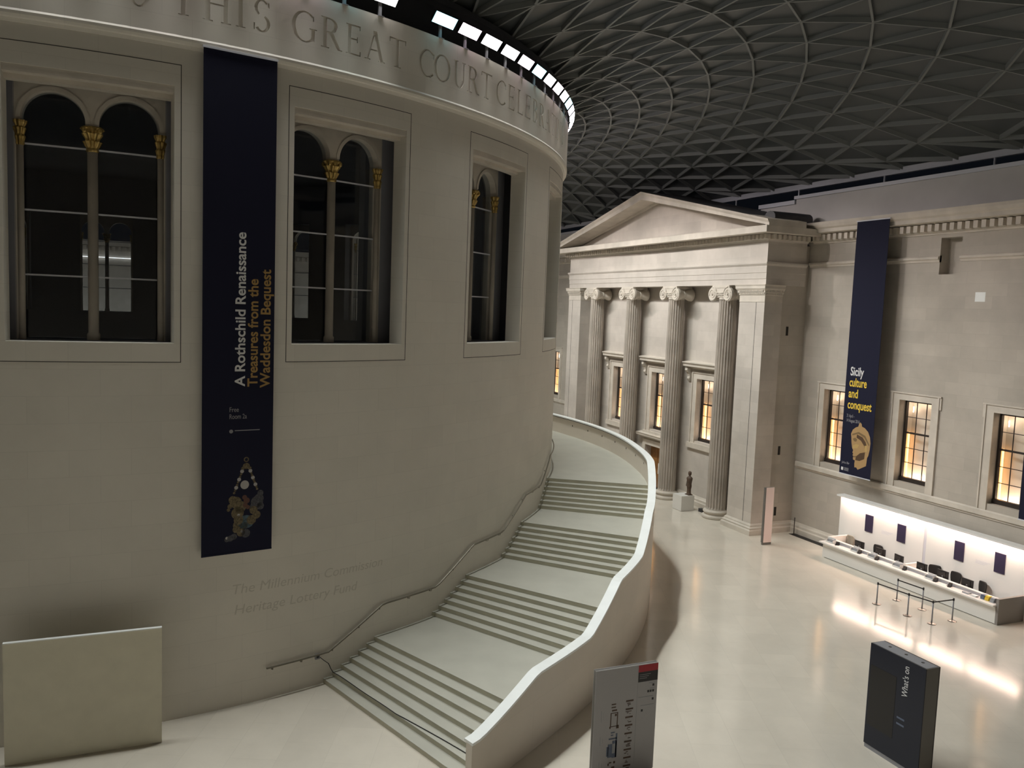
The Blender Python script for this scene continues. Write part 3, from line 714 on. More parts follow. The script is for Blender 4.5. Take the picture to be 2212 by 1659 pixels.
# ionic columns
def column(root):
    R0, R1, Z0, Z1 = .58, .50, .52, 13.25
    nfl = 20; n = nfl*7
    def fl_(r, z, a):
        q = (a*nfl/(2*math.pi)) % 1.0
        dpt = 0 if q < .16 else math.sin((q-.16)/.84*math.pi)*.08
        if z > Z1-.12 or z < Z0+.12: dpt *= .2
        return r-dpt
    s_ = L(); prof = []
    for i in range(15):
        u = i/14; z = Z0+(Z1-Z0)*u; r = R0-(R0-R1)*u+.012*math.sin(math.pi*u); prof.append((r, z))
    prof = [(R0, Z0), (R0, Z0+.06)]+prof[1:-1]+[(R1, Z1-.06), (R1, Z1)]
    prof.insert(2, (R0, Z0+.14)); prof.insert(-2, (R1, Z1-.14))
    s_.lathe(prof, (0, 0), n, fl_); s_.build('shaft', M['fluted'], root, off=(0, 0, 0))
    b_ = L(); b_.lathe([(.76, 0), (.80, .05), (.80, .14), (.76, .19), (.70, .21), (.66, .25), (.65, .31), (.68, .34), (.73, .36), (.74, .43), (.70, .48), (.62, .50), (.60, .54)], (0, 0), 40); b_.build('base', M['carved'], root, off=(0, 0, 0), smooth=False)
    c = L()
    c.lathe([(R1, 13.1), (R1+.03, 13.14), (R1+.03, 13.2), (R1, 13.24), (R1+.02, 13.3), (R1+.10, 13.45), (R1+.12, 13.5)], (0, 0), 32)   # necking / echinus
    VX, VR, VZ, FY = .72, .405, 13.43, .60      # volute centre, radius, height, front plane
    c.box(-VX, VX, -.54, .54, 13.52, 13.84)          # channel block
    c.box(-.80, .80, -.58, .58, 13.86, 13.95); c.box(-.84, .84, -.60, .60, 13.80, 13.87)
    for sy in (1, -1):
        for sx in (-1, 1):
            cx_, cz = sx*VX, VZ
            N = 32; rim = [(cx_+VR*math.cos(2*math.pi*i/N), cz+VR*math.sin(2*math.pi*i/N)) for i in range(N)]
            c.poly(None, [(x, sy*.46, z) for x, z in rim], [(x, sy*FY, z) for x, z in rim])
            K = 60; pts = []
            for i in range(K+1):
                u = i/K; a = math.pi/2+sx*u*2*math.pi*2.4; rr = (VR-.03)*(1-u)**1.05+.05
                pts.append((cx_+rr*math.cos(a), sy*(FY+.005), cz+rr*math.sin(a)))
            c.tube(pts, [.040*(1-.6*i/K) for i in range(K+1)], 6)
            c.poly(None, [(cx_+.07*math.cos(q*math.pi/5), sy*FY, cz+.07*math.sin(q*math.pi/5)) for q in range(10)], [(cx_+.05*math.cos(q*math.pi/5), sy*(FY+.07), cz+.05*math.sin(q*math.pi/5)) for q in range(10)])
        N = 14
        for i in range(N):
            u0, u1 = i/N, (i+1)/N; x0_, x1_ = -VX+2*VX*u0, -VX+2*VX*u1
            zt = 13.83; s0, s1 = .09*math.sin(math.pi*u0), .09*math.sin(math.pi*u1); zb = 13.60
            y0_, y1_ = sy*.52, sy*(FY-.02)
            c.add([(x0_, y0_, zb-s0), (x1_, y0_, zb-s1), (x1_, y0_, zt), (x0_, y0_, zt), (x0_, y1_, zb-s0), (x1_, y1_, zb-s1), (x1_, y1_, zt), (x0_, y1_, zt)], [(0, 1, 2, 3), (4, 7, 6, 5), (0, 4, 5, 1), (3, 2, 6, 7)])
            c.tube([(x0_, sy*(FY+.0), zb-s0), (x1_, sy*(FY+.0), zb-s1)], .03, 5)
        for q in range(7):
            xx = -.42+.14*q; c.lathe([(.02, 13.30), (.055, 13.36), (.05, 13.46), (.02, 13.50)], (xx, sy*.55), 6)
        c.box(-.45, .45, sy*.44, sy*.54, 13.24, 13.54)
    for sx in (-1, 1):      # balusters joining front and back volutes
        prof = [(.40, -.46), (.36, -.36), (.29, -.2), (.24, -.07), (.27, -.05), (.27, .05), (.24, .07), (.29, .2), (.36, .36), (.40, .46)]
        N = 24; vs_ = []; fs_ = []
        for r, y in prof:
            for k in range(N): a = 2*math.pi*k/N; vs_.append((sx*VX+r*math.cos(a), y, VZ+r*math.sin(a)))
        for i in range(len(prof)-1):
            for k in range(N): fs_.append((i*N+k, i*N+(k+1) % N, (i+1)*N+(k+1) % N, (i+1)*N+k))
        c.add(vs_, fs_)
    c.build('capital', M['carved'], root, off=(0, 0, 0))
cl0 = None
CXS = [PC-8.03, PC-2.68, PC+2.68, PC+8.03]
for x, lb in zip(CXS, ['fluted Ionic column next to the right-hand corner pilaster', 'fluted Ionic column rising behind the white plinth with the dark statue',
                       'fluted Ionic column left of the brown doorway', 'fluted Ionic column nearest the drum, beside the left pilaster']):
    if cl0 is None: cl0 = thing('column', lb, 'column', (x, YP-.5, 0), 0, 'Ionic columns of the portico'); column(cl0)
    else: dup(cl0, (x, YP-.5, 0), 0, lb)
# entablature
ent = thing('entablature', 'long stone entablature with dentils over the four portico columns', 'entablature', (PC, YP, 13.95))
def ring(prof, mat, nm, d=0):
    m = MB(); m.prof_path(prof, [(PX0, YW+.3, -1, 0), (PX0, YP, -1, 1), (PX1, YP, 1, 1), (PX1, YW+.3, 1, 0)]); return m
m = ring([(-1.1, 13.95), (0, 13.95), (0, 14.27), (.025, 14.28), (.025, 14.60), (.05, 14.61), (.05, 14.98), (.10, 15.04), (.14, 15.10), (.14, 15.18), (0, 15.20), (-1.1, 15.20)], None, None)
m.build('architrave', M['portico'], ent)
m = ring([(-1.1, 15.20), (0, 15.20), (0, 16.30), (.05, 16.32), (.08, 16.38), (-1.1, 16.38)], None, None); m.build('frieze', M['portico'], ent)
m = ring([(-1.1, 16.36), (.10, 16.36), (.14, 16.42), (.14, 16.70), (.95, 16.66), (1.0, 16.68), (1.0, 17.02), (.9, 17.06), (-1.1, 17.08)], None, None)
sp = .33
for i in range(int((PX1-PX0+.6)/sp)):
    x = PX0-.28+i*sp; m.box(x, x+.19, YP+.12, YP+.42, 16.40, 16.66)
for i in range(9):
    y = YP-.0-i*sp; m.box(PX0-.42, PX0-.12, y-.19, y, 16.40, 16.66)
m.build('cornice', M['carved'], ent)
m = MB(); m.box(PX0+.3, PX1-.3, YB-.6, YP-1.0, 13.95, 14.2); m.build('soffit', M['portico'], ent)
# pediment
ped = thing('pediment', 'triangular stone pediment above the portico entablature', 'pediment', (PC, YP, 17.05))
XL, XR = PX0-1.05, PX1+1.05; slope = .2195; ZA = 17.35+slope*(PC-XL)
m = MB(); zt = lambda x: 17.02+slope*(min(x, 2*PC-x)-XL)-.42
th_ = (ZA-.5-16.95)/slope
m.poly(None, [(PC-th_, YP-.5, 16.95), (PC+th_, YP-.5, 16.95), (PC, YP-.5, ZA-.5)], [(PC-th_, YP-.8, 16.95), (PC+th_, YP-.8, 16.95), (PC, YP-.8, ZA-.5)])
m.build('tympanum', M['portico'], ped)
for sd, nm in ((-1, 'right'), (1, 'left')):
    m = MB()
    # raking cornice: profile (offset outwards, height below top) swept from eave to apex
    def pt(x, d, dz): return (x, YP+d, ZA-slope*abs(x-PC)+dz)
    prof = [(-1.6, 0), (1.02, 0), (.98, -.10), (.92, -.18), (.90, -.22), (.90, -.50), (.85, -.53), (-.25, -.53), (-.3, -.64), (-.6, -.66), (-1.6, -.66)]
    xe = PC+sd*(PC-XL)
    A = [pt(xe, d, dz) for d, dz in prof]; B = [pt(PC, d, dz) for d, dz in prof]
    # keep the eave end above the horizontal cornice
    A = [(x, y, max(z, 17.02)) for x, y, z in A]
    n_ = len(A); m.add(A+B, [(i, (i+1) % n_, n_+(i+1) % n_, n_+i) for i in range(n_)]+[tuple(range(n_))])
    m.build('raking_cornice', M['carved'], ped)
m = MB()
for sd in (-1, 1):
    xe = PC+sd*(PC-XL-1.9)
    m.add([(xe, YP+.95, 17.36+1.9*slope), (PC, YP+.95, ZA+.02), (PC, YW-.15, ZA+.02), (xe, YW-.15, 17.36+1.9*slope)], [(0, 1, 2, 3)])
m.build('roof_slope', M['lead'], ped)
# lead roll on the side cornice
m = MB(); N = 8; prof = []
for i in range(N+1):
    a = math.pi*i/N; prof.append((.30+.44*math.cos(a), 17.62+.32*math.sin(a)))
prof = [(.74, 17.08)]+prof+[(-.14, 17.08)]
vs_ = []
for y in (-30.5, -33.1): vs_ += [(PX0-.2+u, y, z) for u, z in prof]
k_ = len(prof); m.add(vs_, [(i, (i+1) % k_, k_+(i+1) % k_, k_+i) for i in range(k_)]+[tuple(range(k_)), tuple(range(k_, 2*k_))])
tag(m.build('lead_gutter_box', M['lead']), 'dark rounded lead box on the cornice right of the pediment', 'gutter')
m = MB(); m.box(38.0, 39.4, YW+.05, YW+.5, 17.3, 18.1); tag(m.build('stone_block', M['carved']), 'pale stone block behind the right end of the pediment', 'block')
# doorway in the portico
d_ = bpy.data.objects.new('door_1', None); COL.objects.link(d_); d_['kind'] = 'structure'; d_.location = (PC, YB, 0)
m = MB(); 
for sd in (-1, 1): m.box(PC+sd*1.25, PC+sd*1.62, YB, YB+.10, 0, 3.32)
m.box(PC-1.25, PC+1.25, YB, YB+.10, 2.95, 3.32); m.prof_x([(YB, 3.45), (YB+.12, 3.45), (YB+.18, 3.52), (YB+.40, 3.58), (YB+.42, 3.70), (YB+.46, 3.76), (YB, 3.82)], PC-2.05, PC+2.05)
m.build('surround', M['carved'], d_)
m = MB(); m.box(PC-1.25, PC-.01, YB-.5, YB-.42, 0, 2.95); m.box(PC+.01, PC+1.25, YB-.5, YB-.42, 0, 2.95)
for sx in (-.95, .32):
    for z in (.3, 1.3, 2.1): m.box(PC+sx, PC+sx+.62, YB-.43, YB-.40, z, z+(.75 if z < 2 else .6))
m.build('door_leaf', M['wood'], d_)
m = MB(); m.box(PC-.12, PC+.16, YB-.38, YB-.37, 1.0, 1.75); tag(m.build('paper_notice', M['white']), 'white paper notice on the brown doors between the columns', 'notice')
# ================================================================== STAIRCASE ROUND THE DRUM
RO_T = [-163, -161.6, -160.9, -158.2, -155.9, -150, -144.8, -140.6, -137.2, -134.6, -131.7, -129.8, -119.6, -114, -107.5, -101, -92, -80, -60]
RO_R = [31.12, 31.03, 30.98, 30.70, 30.45, 30.03, 29.60, 29.33, 29.10, 28.92, 28.74, 28.62, 28.16, 27.86, 27.62, 27.36, 27.0, 26.7, 26.3]
def r_out(t): return float(sum(np.interp(t+d, RO_T, RO_R)*w_ for d, w_ in ((-2, .1), (-1, .2), (0, .4), (1, .2), (2, .1))))
ZP_T = [-163, -160.9, -156.2, -150.2, -145.1, -139.1, -133.8, -129.6, -122.6, -60]
ZP_Z = [1.27, 1.36, 2.16, 2.16, 3.21, 3.21, 4.26, 4.26, 5.31, 5.31]
def z_par(t): return float(np.interp(t, ZP_T, ZP_Z))
RIS = [-161.25+.785*i for i in range(7)]+[-149.92+.77*i for i in range(7)]+[-138.7+.775*i for i in range(7)]+[-127.62+.765*i for i in range(7)]
sroot = thing('staircase', 'broad pale stone staircase curving up round the white drum', 'staircase', C3(-150, 26.5, 0))
END = -60
for k in range(28):
    t0 = RIS[k]; t1 = RIS[k+1] if k < 27 else END
    z = .15*(k+1)
    m = MB(); n = max(2, int((t1+.2-t0)/.4)) if k < 27 else 90
    fl_ = (t1-t0) > 2
    for i in range(n):
        a = t0+(t1+.02-t0)*i/n; b = t0+(t1+.02-t0)*(i+1)/n
        m.cm = 0
        m.quad(C3(a, RD, z), C3(b, RD, z), C3(b, r_out(b)-.2, z), C3(a, r_out(a)-.2, z))
    dn = math.degrees(.012/26)
    m.cm = 0; ri, ro = RD, r_out(t0)-.2
    # nosing
    m.quad(C3(t0-dn, ri, z), C3(t0-dn, ro, z), C3(t0, ro, z), C3(t0, ri, z))
    m.quad(C3(t0-dn, ri, z), C3(t0-dn, ro, z), C3(t0-dn, ro, z-.018), C3(t0-dn, ri, z-.018))
    m.quad(C3(t0-dn, ri, z-.018), C3(t0-dn, ro, z-.018), C3(t0, ro, z-.018), C3(t0, ri, z-.018))
    m.cm = 1
    m.quad(C3(t0, ri, z-.018), C3(t0, ro, z-.018), C3(t0, ro, z-.155), C3(t0, ri, z-.155))
    m.build('landing' if fl_ else 'step', [M['tread'], M['riser']], sroot)
# outer wall
m = MB(); co = MB(); T0, T1 = -161.5, END
n = 220; vs_ = []; vc = []; fs_ = []
for i in range(n+1):
    t = T0+(T1-T0)*i/n; r = r_out(t); z = z_par(t)
    vs_ += [C3(t, r-.26, 0), C3(t, r-.02, 0), C3(t, r-.02, z-.07), C3(t, r-.26, z-.07)]
    vc += [C3(t, r-.34, z-.07), C3(t, r, z-.07), C3(t, r, z), C3(t, r-.34, z)]
for i in range(n):
    a = 4*i; b = a+4
    for k in range(4): fs_.append((a+k, a+(k+1) % 4, b+(k+1) % 4, b+k))
ends = [(3, 2, 1, 0), (4*n, 4*n+1, 4*n+2, 4*n+3)]
m.add(vs_, fs_+ends); co.add(vc, fs_+ends)
par = m.build('parapet', M['parapet'], sroot, uv='cyl')
cp_ = co.build('coping', M['coping'], par, off=tuple(sroot.location), label='bright white coping')
for i, t in enumerate([-92.5, -96.9, -101.3, -105.7, -110.1, -114.5, -118.9, -122.9]):
    f_ = MB(); r = r_out(t)-.26; f_.cyl(t-.08, t+.08, r-.012, r+.01, 4.83, 4.92, .1); f_.build('step_light_slot', M['slotshade'], par, off=tuple(sroot.location))
g_ = MB()  # dark strip that paints the shade under the coping overhang
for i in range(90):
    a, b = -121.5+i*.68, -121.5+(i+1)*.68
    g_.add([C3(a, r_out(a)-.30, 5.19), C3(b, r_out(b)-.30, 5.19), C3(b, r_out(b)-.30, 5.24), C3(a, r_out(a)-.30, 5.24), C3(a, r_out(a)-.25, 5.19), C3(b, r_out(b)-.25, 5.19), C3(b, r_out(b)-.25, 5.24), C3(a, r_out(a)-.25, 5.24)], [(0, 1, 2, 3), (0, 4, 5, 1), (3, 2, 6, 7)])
g_.build('painted_gap_shade', M['slotshade'], par, off=tuple(sroot.location))
# handrail on the drum wall
hr = thing('handrail', 'slim metal handrail following the stairs along the drum wall', 'handrail', C3(-160, RD+.1, 0))
HT = [-166, -161.0, -155.9, -149.8, -144.6, -139.2, -133.6, -127.9, -122.4, -90]
HZ = [1.0, 1.03, 2.13, 2.13, 3.2, 3.22, 4.27, 4.27, 5.25, 5.25]
pts = []
for t in np.arange(-166, -90, .5):
    pts.append(C3(t, RD+.11, float(np.interp(t, HT, HZ))))
m = MB(); m.tube(pts, .032, 8); m.build('rail', M['handrail'], hr)
for t in [-165.5, -163.2, -160.6, -158.2, -156.2, -153, -150.4, -147.5, -145.2, -142, -139.6, -136.5, -134, -131, -128.4, -125]:
    z = float(np.interp(t, HT, HZ)); b_ = MB(); b_.tube([C3(t, RD, z-.10), C3(t, RD+.08, z-.10), C3(t, RD+.11, z-.02)], .012, 6); b_.tube([C3(t, RD, z-.10), C3(t, RD+.012, z-.10)], .03, 8); b_.build('bracket', M['handrail'], hr)
sk = thing('wall_socket', 'small grey socket box on the drum wall below the handrail', 'socket', C3(-161.85, RD, .9))
m = MB(); m.cyl(-162.03, -161.67, RD, RD+.07, .86, 1.02, .2); m.build('box', M['grey'], sk)
m = MB(); m.cyl(-161.97, -161.75, RD+.07, RD+.075, .90, .98, .2); m.build('cover', M['dark'], sk)
cpts = [C3(-161.7, RD+.1, .92), C3(-161.4, RD+.12, .80), C3(-160.9, RD+.06, .62), C3(-160.75, RD+.1, .45), C3(-160.6, RD+.15, .325)]
for i in range(1, 26):
    u = i/25; r = RD+.15+(7.2)*u
    if u < .5: t = -160.52+.02*math.sin(u*20); 
    else: t = -160.48+ .45*math.sin((u-.5)*math.pi)
    cpts.append(C3(t, r, .318))
m = MB(); m.tube(cpts, .012, 6); tag(m.build('power_cable', M['cable']), 'black cable running from the wall socket across the second step', 'cable')
for (t, r, z, lb) in [(-160.9, 25.4, 0, 'left')]:
    pass
for (px, py, lb) in [(19.56, 0, ''), ]: pass
# ================================================================== BANNERS
def strokes(poly, par, mat, y, nm): pass
def banner_left():
    tc = -168.3; r = RD+.17
    o = C3(tc, r, 0); t = math.radians(tc); ux, uy = -math.sin(t), math.cos(t)   # along +theta = to the right in view
    nx, ny = math.cos(t), math.sin(t)
    root = thing('banner', 'tall navy banner hanging on the drum with white and gold lettering', 'banner', (o[0], o[1], 4.72))
    def mp(a, z, d): return (o[0]+ux*a+nx*d, o[1]+uy*a+ny*d, z)
    def bx(m, a0, a1, z0, z1, d0, d1): m.add([mp(a, z, d) for a in (a0, a1) for z in (z0, z1) for d in (d0, d1)], [(0, 1, 3, 2), (4, 6, 7, 5), (0, 4, 5, 1), (2, 3, 7, 6), (0, 2, 6, 4), (1, 5, 7, 3)])
    m = MB(); bx(m, -1.01, 1.01, 4.74, 18.80, 0, .012); m.build('cloth', M['navy'], root)
    m = MB(); bx(m, -1.03, 1.03, 18.79, 18.84, -.02, .04); m.build('top_bar', M['lgrey'], root)
    m = MB(); bx(m, -1.01, 1.01, 4.72, 4.76, -.01, .025); m.build('bottom_bar', M['navy'], root)
    D = .014
    def up(txt, size, a, z, mat, width):    # text reading upwards
        put_text(txt, size, lambda x, y, zz: mp(a-y, z+x, D+zz), 'lettering', mat, root, bold=.008, width=width)
    up('A Rothschild Renaissance', .40, .17, 9.60, M['whiteprint'], 4.35)
    up('Treasures from the', .40, .53, 9.58, M['yellowprint2'], 3.08)
    up('Waddesdon Bequest', .40, .89, 9.55, M['yellowprint2'], 3.4)
    put_text('Free', .20, lambda x, y, zz: mp(-.26+x, 8.86+y, D+zz), 'lettering', M['dimprint'], root, width=.27)
    put_text('Room 2a', .20, lambda x, y, zz: mp(-.26+x, 8.66+y, D+zz), 'lettering', M['dimprint'], root, width=.5)
    m = MB(); m.add([mp(-.2+.055*math.cos(q*math.pi/8), 8.30+.055*math.sin(q*math.pi/8), D) for q in range(16)], [tuple(range(16))]); m.build('logo', M['dimprint'], root)
    m = MB(); bx(m, -.1, .62, 8.305, 8.33, D, D+.002); m.build('small_print', M['dimprint'], root)
    # jewelled pendant picture
    def disc(m, a, z, r1, r2=None, n=16): 
        r2 = r2 or r1; m.add([mp(a+r1*math.cos(2*math.pi*q/n), z+r2*math.sin(2*math.pi*q/n), D+.001*(len(m.f) % 3)) for q in range(n)], [tuple(range(n))])
    P1 = MB(); P2 = MB(); P3 = MB(); P4 = MB()
    for i in range(14): q = 2*math.pi*i/14; disc(P1, .24+.06*math.cos(q), 7.46+.06*math.sin(q), .018)
    disc(P1, .24, 7.27, .10, .09); disc(P1, .14, 7.20, .05); disc(P1, .34, 7.20, .05)
    for k in range(9):
        u = k/8; disc(P1 if k % 3 else P2, .12-.22*u, 7.12-.62*u, .035 if k % 3 else .055); disc(P1 if k % 3 else P2, .36+.20*u, 7.12-.55*u, .035 if k % 3 else .055)
    disc(P2, .20, 6.72, .125, .13)
    for a, z, r in [(-.14, 6.30, .12), (-.05, 6.22, .17), (.08, 6.08, .17), (-.22, 6.12, .07), (-.26, 6.02, .05), (.0, 5.9, .18), (.03, 5.7, .14), (.0, 5.55, .13), (-.04, 5.42, .10), (.46, 5.95, .12), (.55, 5.80, .12), (.40, 5.66, .14), (.1, 5.32, .12), (.2, 5.52, .1)]: disc(P1, a, z, r)
    for a, z, r in [(.62, 6.28, .14), (.56, 6.18, .18), (.66, 6.44, .09), (.5, 6.05, .14), (.66, 6.05, .11), (-.2, 5.18, .09), (-.3, 5.15, .07), (-.1, 5.22, .09), (.24, 5.28, .13)]: disc(P4, a, z, r)
    disc(P3, .24, 5.62, .24, .20)
    for a, z in [(-.02, 5.72), (.03, 5.84), (-.05, 5.45), (-.3, 5.2), (.12, 5.35), (.04, 5.6)]: disc(P2, a, z, .04)
    P5 = MB()
    for a, z, r in [(.2, 6.35, .07), (.26, 6.25, .09), (.22, 6.12, .07), (.3, 6.05, .06)]: disc(P5, a, z, r)
    P1.build('printed_gold_pendant', M['pendgold'], root); P2.build('printed_pearl', M['pendpearl'], root); P3.build('printed_blue_gem', M['pendblue'], root); P4.build('printed_enamel', M['pendgrey'], root); P5.build('printed_figure', M['pendred'], root)
M['yellowprint2'] = plain('dull gold print', (.40, .25, .08), .6)
M['pendgold'] = plain('print antique gold', (.13, .10, .05), .6, var=.6, scale=18); M['pendpearl'] = plain('print pearl', (.45, .43, .42), .6); M['pendblue'] = plain('print blue gem', (.055, .10, .13), .5, var=.4, scale=14)
M['pendgrey'] = plain('print grey enamel', (.06, .06, .07), .6, var=.6, scale=22); M['pendred'] = plain('print red brown', (.11, .045, .03), .6)
banner_left()
def banner_right():
    x1, x0, y = 32.86, 30.80, -32.60; z0, z1 = 4.27, 17.15
    root = thing('banner', 'tall navy banner on the court wall with a printed ochre head', 'banner', ((x0+x1)/2, y, z0))
    # in view, left = larger x
    def mp(a, z, d): return (x1-a, y+d, z)
    m = MB(); m.box(x0, x1, y-.012, y, z0, z1); m.build('cloth', M['navy'], root)
    m = MB(); m.box(x0-.03, x1+.03, y-.03, y+.03, z1, z1+.05); m.build('top_bar', M['lgrey'], root)
    m = MB(); m.box(x0-.01, x1+.01, y-.02, y+.015, z0-.03, z0+.015); m.build('bottom_bar', M['lgrey'], root)
    m = MB(); 
    for x in (x0+.3, x1-.3): m.tube([(x, y, z1+.02), (x, YW+.7, z1+.02)], .02, 6)
    m.build('bracket', M['grey'], root)
    def tx(t, s_, a, z, mat, w_, bold=.0): put_text(t, s_, lambda x, yy, zz: mp(a+x, z+yy, .003+zz), 'lettering', mat, root, width=w_, bold=bold)
    tx('Sicily', .62, .28, 9.38, M['whiteprint'], .88, .012)
    tx('culture', .62, .26, 8.82, M['yellowprint'], 1.14, .012); tx('and', .62, .26, 8.25, M['yellowprint'], .62, .012); tx('conquest', .62, .24, 7.68, M['yellowprint'], 1.58, .012)
    tx('21 April \u2013', .24, .24, 7.22, M['dimprint'], .52); tx('14 August 2016', .24, .24, 6.98, M['dimprint'], .88)
    # printed head: everything in metres from the banner's left edge
    def pol(pts, mat, nm, d):
        m = MB(); m.add([mp(a, z, d) for a, z in pts], [tuple(range(len(pts)))]); m.build(nm, mat, root)
    head = [(.62, 6.10), (.72, 6.32), (.9, 6.46), (1.06, 6.52), (1.10, 6.66), (1.18, 6.76), (1.27, 6.68), (1.30, 6.56), (1.5, 6.50), (1.72, 6.34), (1.86, 6.10), (1.92, 5.80), (1.90, 5.45), (1.84, 5.15), (1.78, 5.05), (1.76, 4.8), (1.74, 4.62), (1.3, 4.38), (1.22, 4.34), (1.12, 4.44), (1.0, 4.42), (.98, 4.62), (1.0, 4.78), (.88, 4.80), (.86, 4.90), (.88, 4.97), (.82, 5.02), (.86, 5.10), (.80, 5.16), (.84, 5.28), (.76, 5.38), (.70, 5.62), (.66, 5.90)]
    head = [(a, z+.62*0+.30) for a, z in head]
    pol(head, M['tanprint'], 'printed_head', .004)
    pol([(1.02, 6.12+.3), (1.4, 6.02+.3), (1.62, 5.8+.3), (1.74, 5.5+.3), (1.66, 5.3+.3), (1.52, 5.62+.3), (1.3, 5.84+.3), (1.0, 5.95+.3)], M['headdark'], 'printed_shadow', .006)
    pol([(.76, 5.86+.3), (.92, 5.94+.3), (1.06, 5.86+.3), (1.0, 5.74+.3), (.86, 5.74+.3)], M['headmid'], 'printed_eye', .006)
    pol([(1.06, 5.0+.3), (1.3, 5.2+.3), (1.62, 5.3+.3), (1.6, 4.95+.3), (1.3, 4.8+.3), (1.02, 4.8+.3)], M['headdark'], 'printed_shadow', .006)
    pol([(.72, 6.02+.3), (1.1, 6.16+.3), (1.5, 6.02+.3), (1.84, 5.64+.3), (1.86, 5.72+.3), (1.56, 6.12+.3), (1.12, 6.26+.3), (.7, 6.1+.3)], M['headmid'], 'printed_helmet_rim', .007)
    pol([(.78, 5.36+.3), (1.1, 5.42+.3), (1.2, 5.60+.3), (1.0, 5.62+.3), (.8, 5.52+.3)], M['headlight'], 'printed_cheek', .007)
    pol([(1.56, 5.62+.3), (1.72, 5.66+.3), (1.74, 5.36+.3), (1.62, 5.30+.3)], M['headlight'], 'printed_ear', .008)
    pol([(.88, 4.98+.3), (1.06, 5.02+.3), (1.04, 4.94+.3), (.88, 4.92+.3)], M['headmid'], 'printed_mouth', .008)
    tx('Julius B\u00e4r', .17, .14, 4.80, M['dimprint'], .52)
    m = MB(); m.box(x1-.26, x1-.12, y, y+.004, 4.44, 4.60); m.build('logo', M['whiteprint'], root)
    m = MB()
    for k in range(4): m.box(x1-.62, x1-.32, y, y+.003, 4.44+k*.045, 4.462+k*.045)
    m.build('small_print', M['dimprint'], root)
M['headdark'] = plain('print deep brown', (.09, .05, .025), .6); M['headmid'] = plain('print brown', (.20, .13, .06), .6); M['headlight'] = plain('print ochre', (.50, .34, .13), .6)
banner_right()
# small part of the next banner at the right edge of the picture
b2 = thing('banner', 'edge of another navy banner cut off by the right border', 'banner', (22.3, -32.6, 4.27))
m = MB(); m.box(20.6, 22.95, -32.612, -32.6, 4.27, 17.15); m.build('cloth', M['navy'], b2)
m = MB(); m.box(20.6, 22.97, -32.62, -32.585, 4.24, 4.285); m.build('bottom_bar', M['lgrey'], b2)
# faint donor lettering laid on the drum, darker colour painting the cuts' shade
def drumtext(txt, th0, z, size, width):
    vs_, fs_ = text_mesh(txt, size, 'donor', .001)
    w_ = max(v[0] for v in vs_); k = width/w_
    m = MB(); m.add([C3(th0+math.degrees((v[0]+v[1]*.15)*k/RD) if False else th0+math.degrees((v[0]*k+v[1]*.18)/RD), RD+.0015+v[2], z+v[1]) for v in vs_], fs_)
    o = m.build('engraved_line', M['engrave'], None); tag(o, 'faint engraved line of lettering on the drum reading %s' % txt, 'lettering')
drumtext('The Millennium Commission', -168.6, 3.43, .42, 5.15)
drumtext('Heritage Lottery Fund', -168.4, 2.81, .42, 4.05)
# ================================================================== LEANING BOARD AT LEFT
hb = thing('hoarding_panel', 'large plain cream board standing in front of the drum at the left', 'panel', (23.5, 1.8, 0))
m = MB(); m.box(23.5, 23.57, -.03, 3.66, .03, 3.22); m.build('board', M['panelwhite'], hb)
m = MB(); m.box(23.48, 23.59, -.03, 3.66, 3.22, 3.245); m.build('top_edge', M['coping'], hb)
m = MB()
for y in (.1, 1.8, 3.5): m.box(23.57, 23.67, y-.04, y+.04, 0, 3.0); m.box(23.57, 24.3, y-.04, y+.04, 0, .06)
m.build('batten', M['panelwhite'], hb)
# ================================================================== FREESTANDING SIGNS
# "What's on" sign
ws = thing('information_sign', "dark navy freestanding sign reading What's on, on the open floor", 'sign', (16.13, -18.84, 0))
x0, x1, yf, yb, ht = 15.2, 17.06, -18.58, -19.10, 3.05
m = MB(); m.box(x0, x1, yb+.04, yf-.03, .12, ht); m.build('body', M['signside'], ws)
m = MB(); m.box(x0, x1, yf-.03, yf, .12, ht); m.build('front_face', M['navysign'], ws)
m = MB(); m.box(x0, x1, yb, yb+.04, .12, ht); m.build('back_face', M['darkwood'], ws)
m = MB(); m.box(x0+.02, x1-.02, yb+.02, yf-.01, 0, .12); m.build('plinth', M['grey'], ws)
m = MB(); m.box(x0+.03, x1-.03, yb+.06, yf-.05, ht, ht+.006); m.build('top_cap', M['grey'], ws)
m = MB()
for x in (15.55, 16.1, 16.65): m.lathe([(.045, ht+.006), (.045, ht+.010)], (x, -18.86), 10)
m.build('fixing_hole', M['black'], ws)
m = MB(); m.box(16.1, 17.0, yf, yf+.004, .7, 2.45); m.build('poster', M['posternavy'] if 'posternavy' in M else M['black'], ws)
vs_, fs_ = text_mesh("What's on", .26, 'w', .003); wmax = max(v[0] for v in vs_)
m = MB(); m.add([(15.72+v[1]*1.0, yf+.004+v[2], 2.02+v[0]*(.86/wmax)) for v in vs_], fs_); m.build('lettering', M['whiteprint'], ws)
for (zz, s_) in ((1.35, .10), (1.18, .16)):
    m = MB(); m.box(15.75, 16.0, yf+.001, yf+.004, zz, zz+.05); m.build('small_print', M['dimprint2'] if 'dimprint2' in M else M['blueprint'], ws)
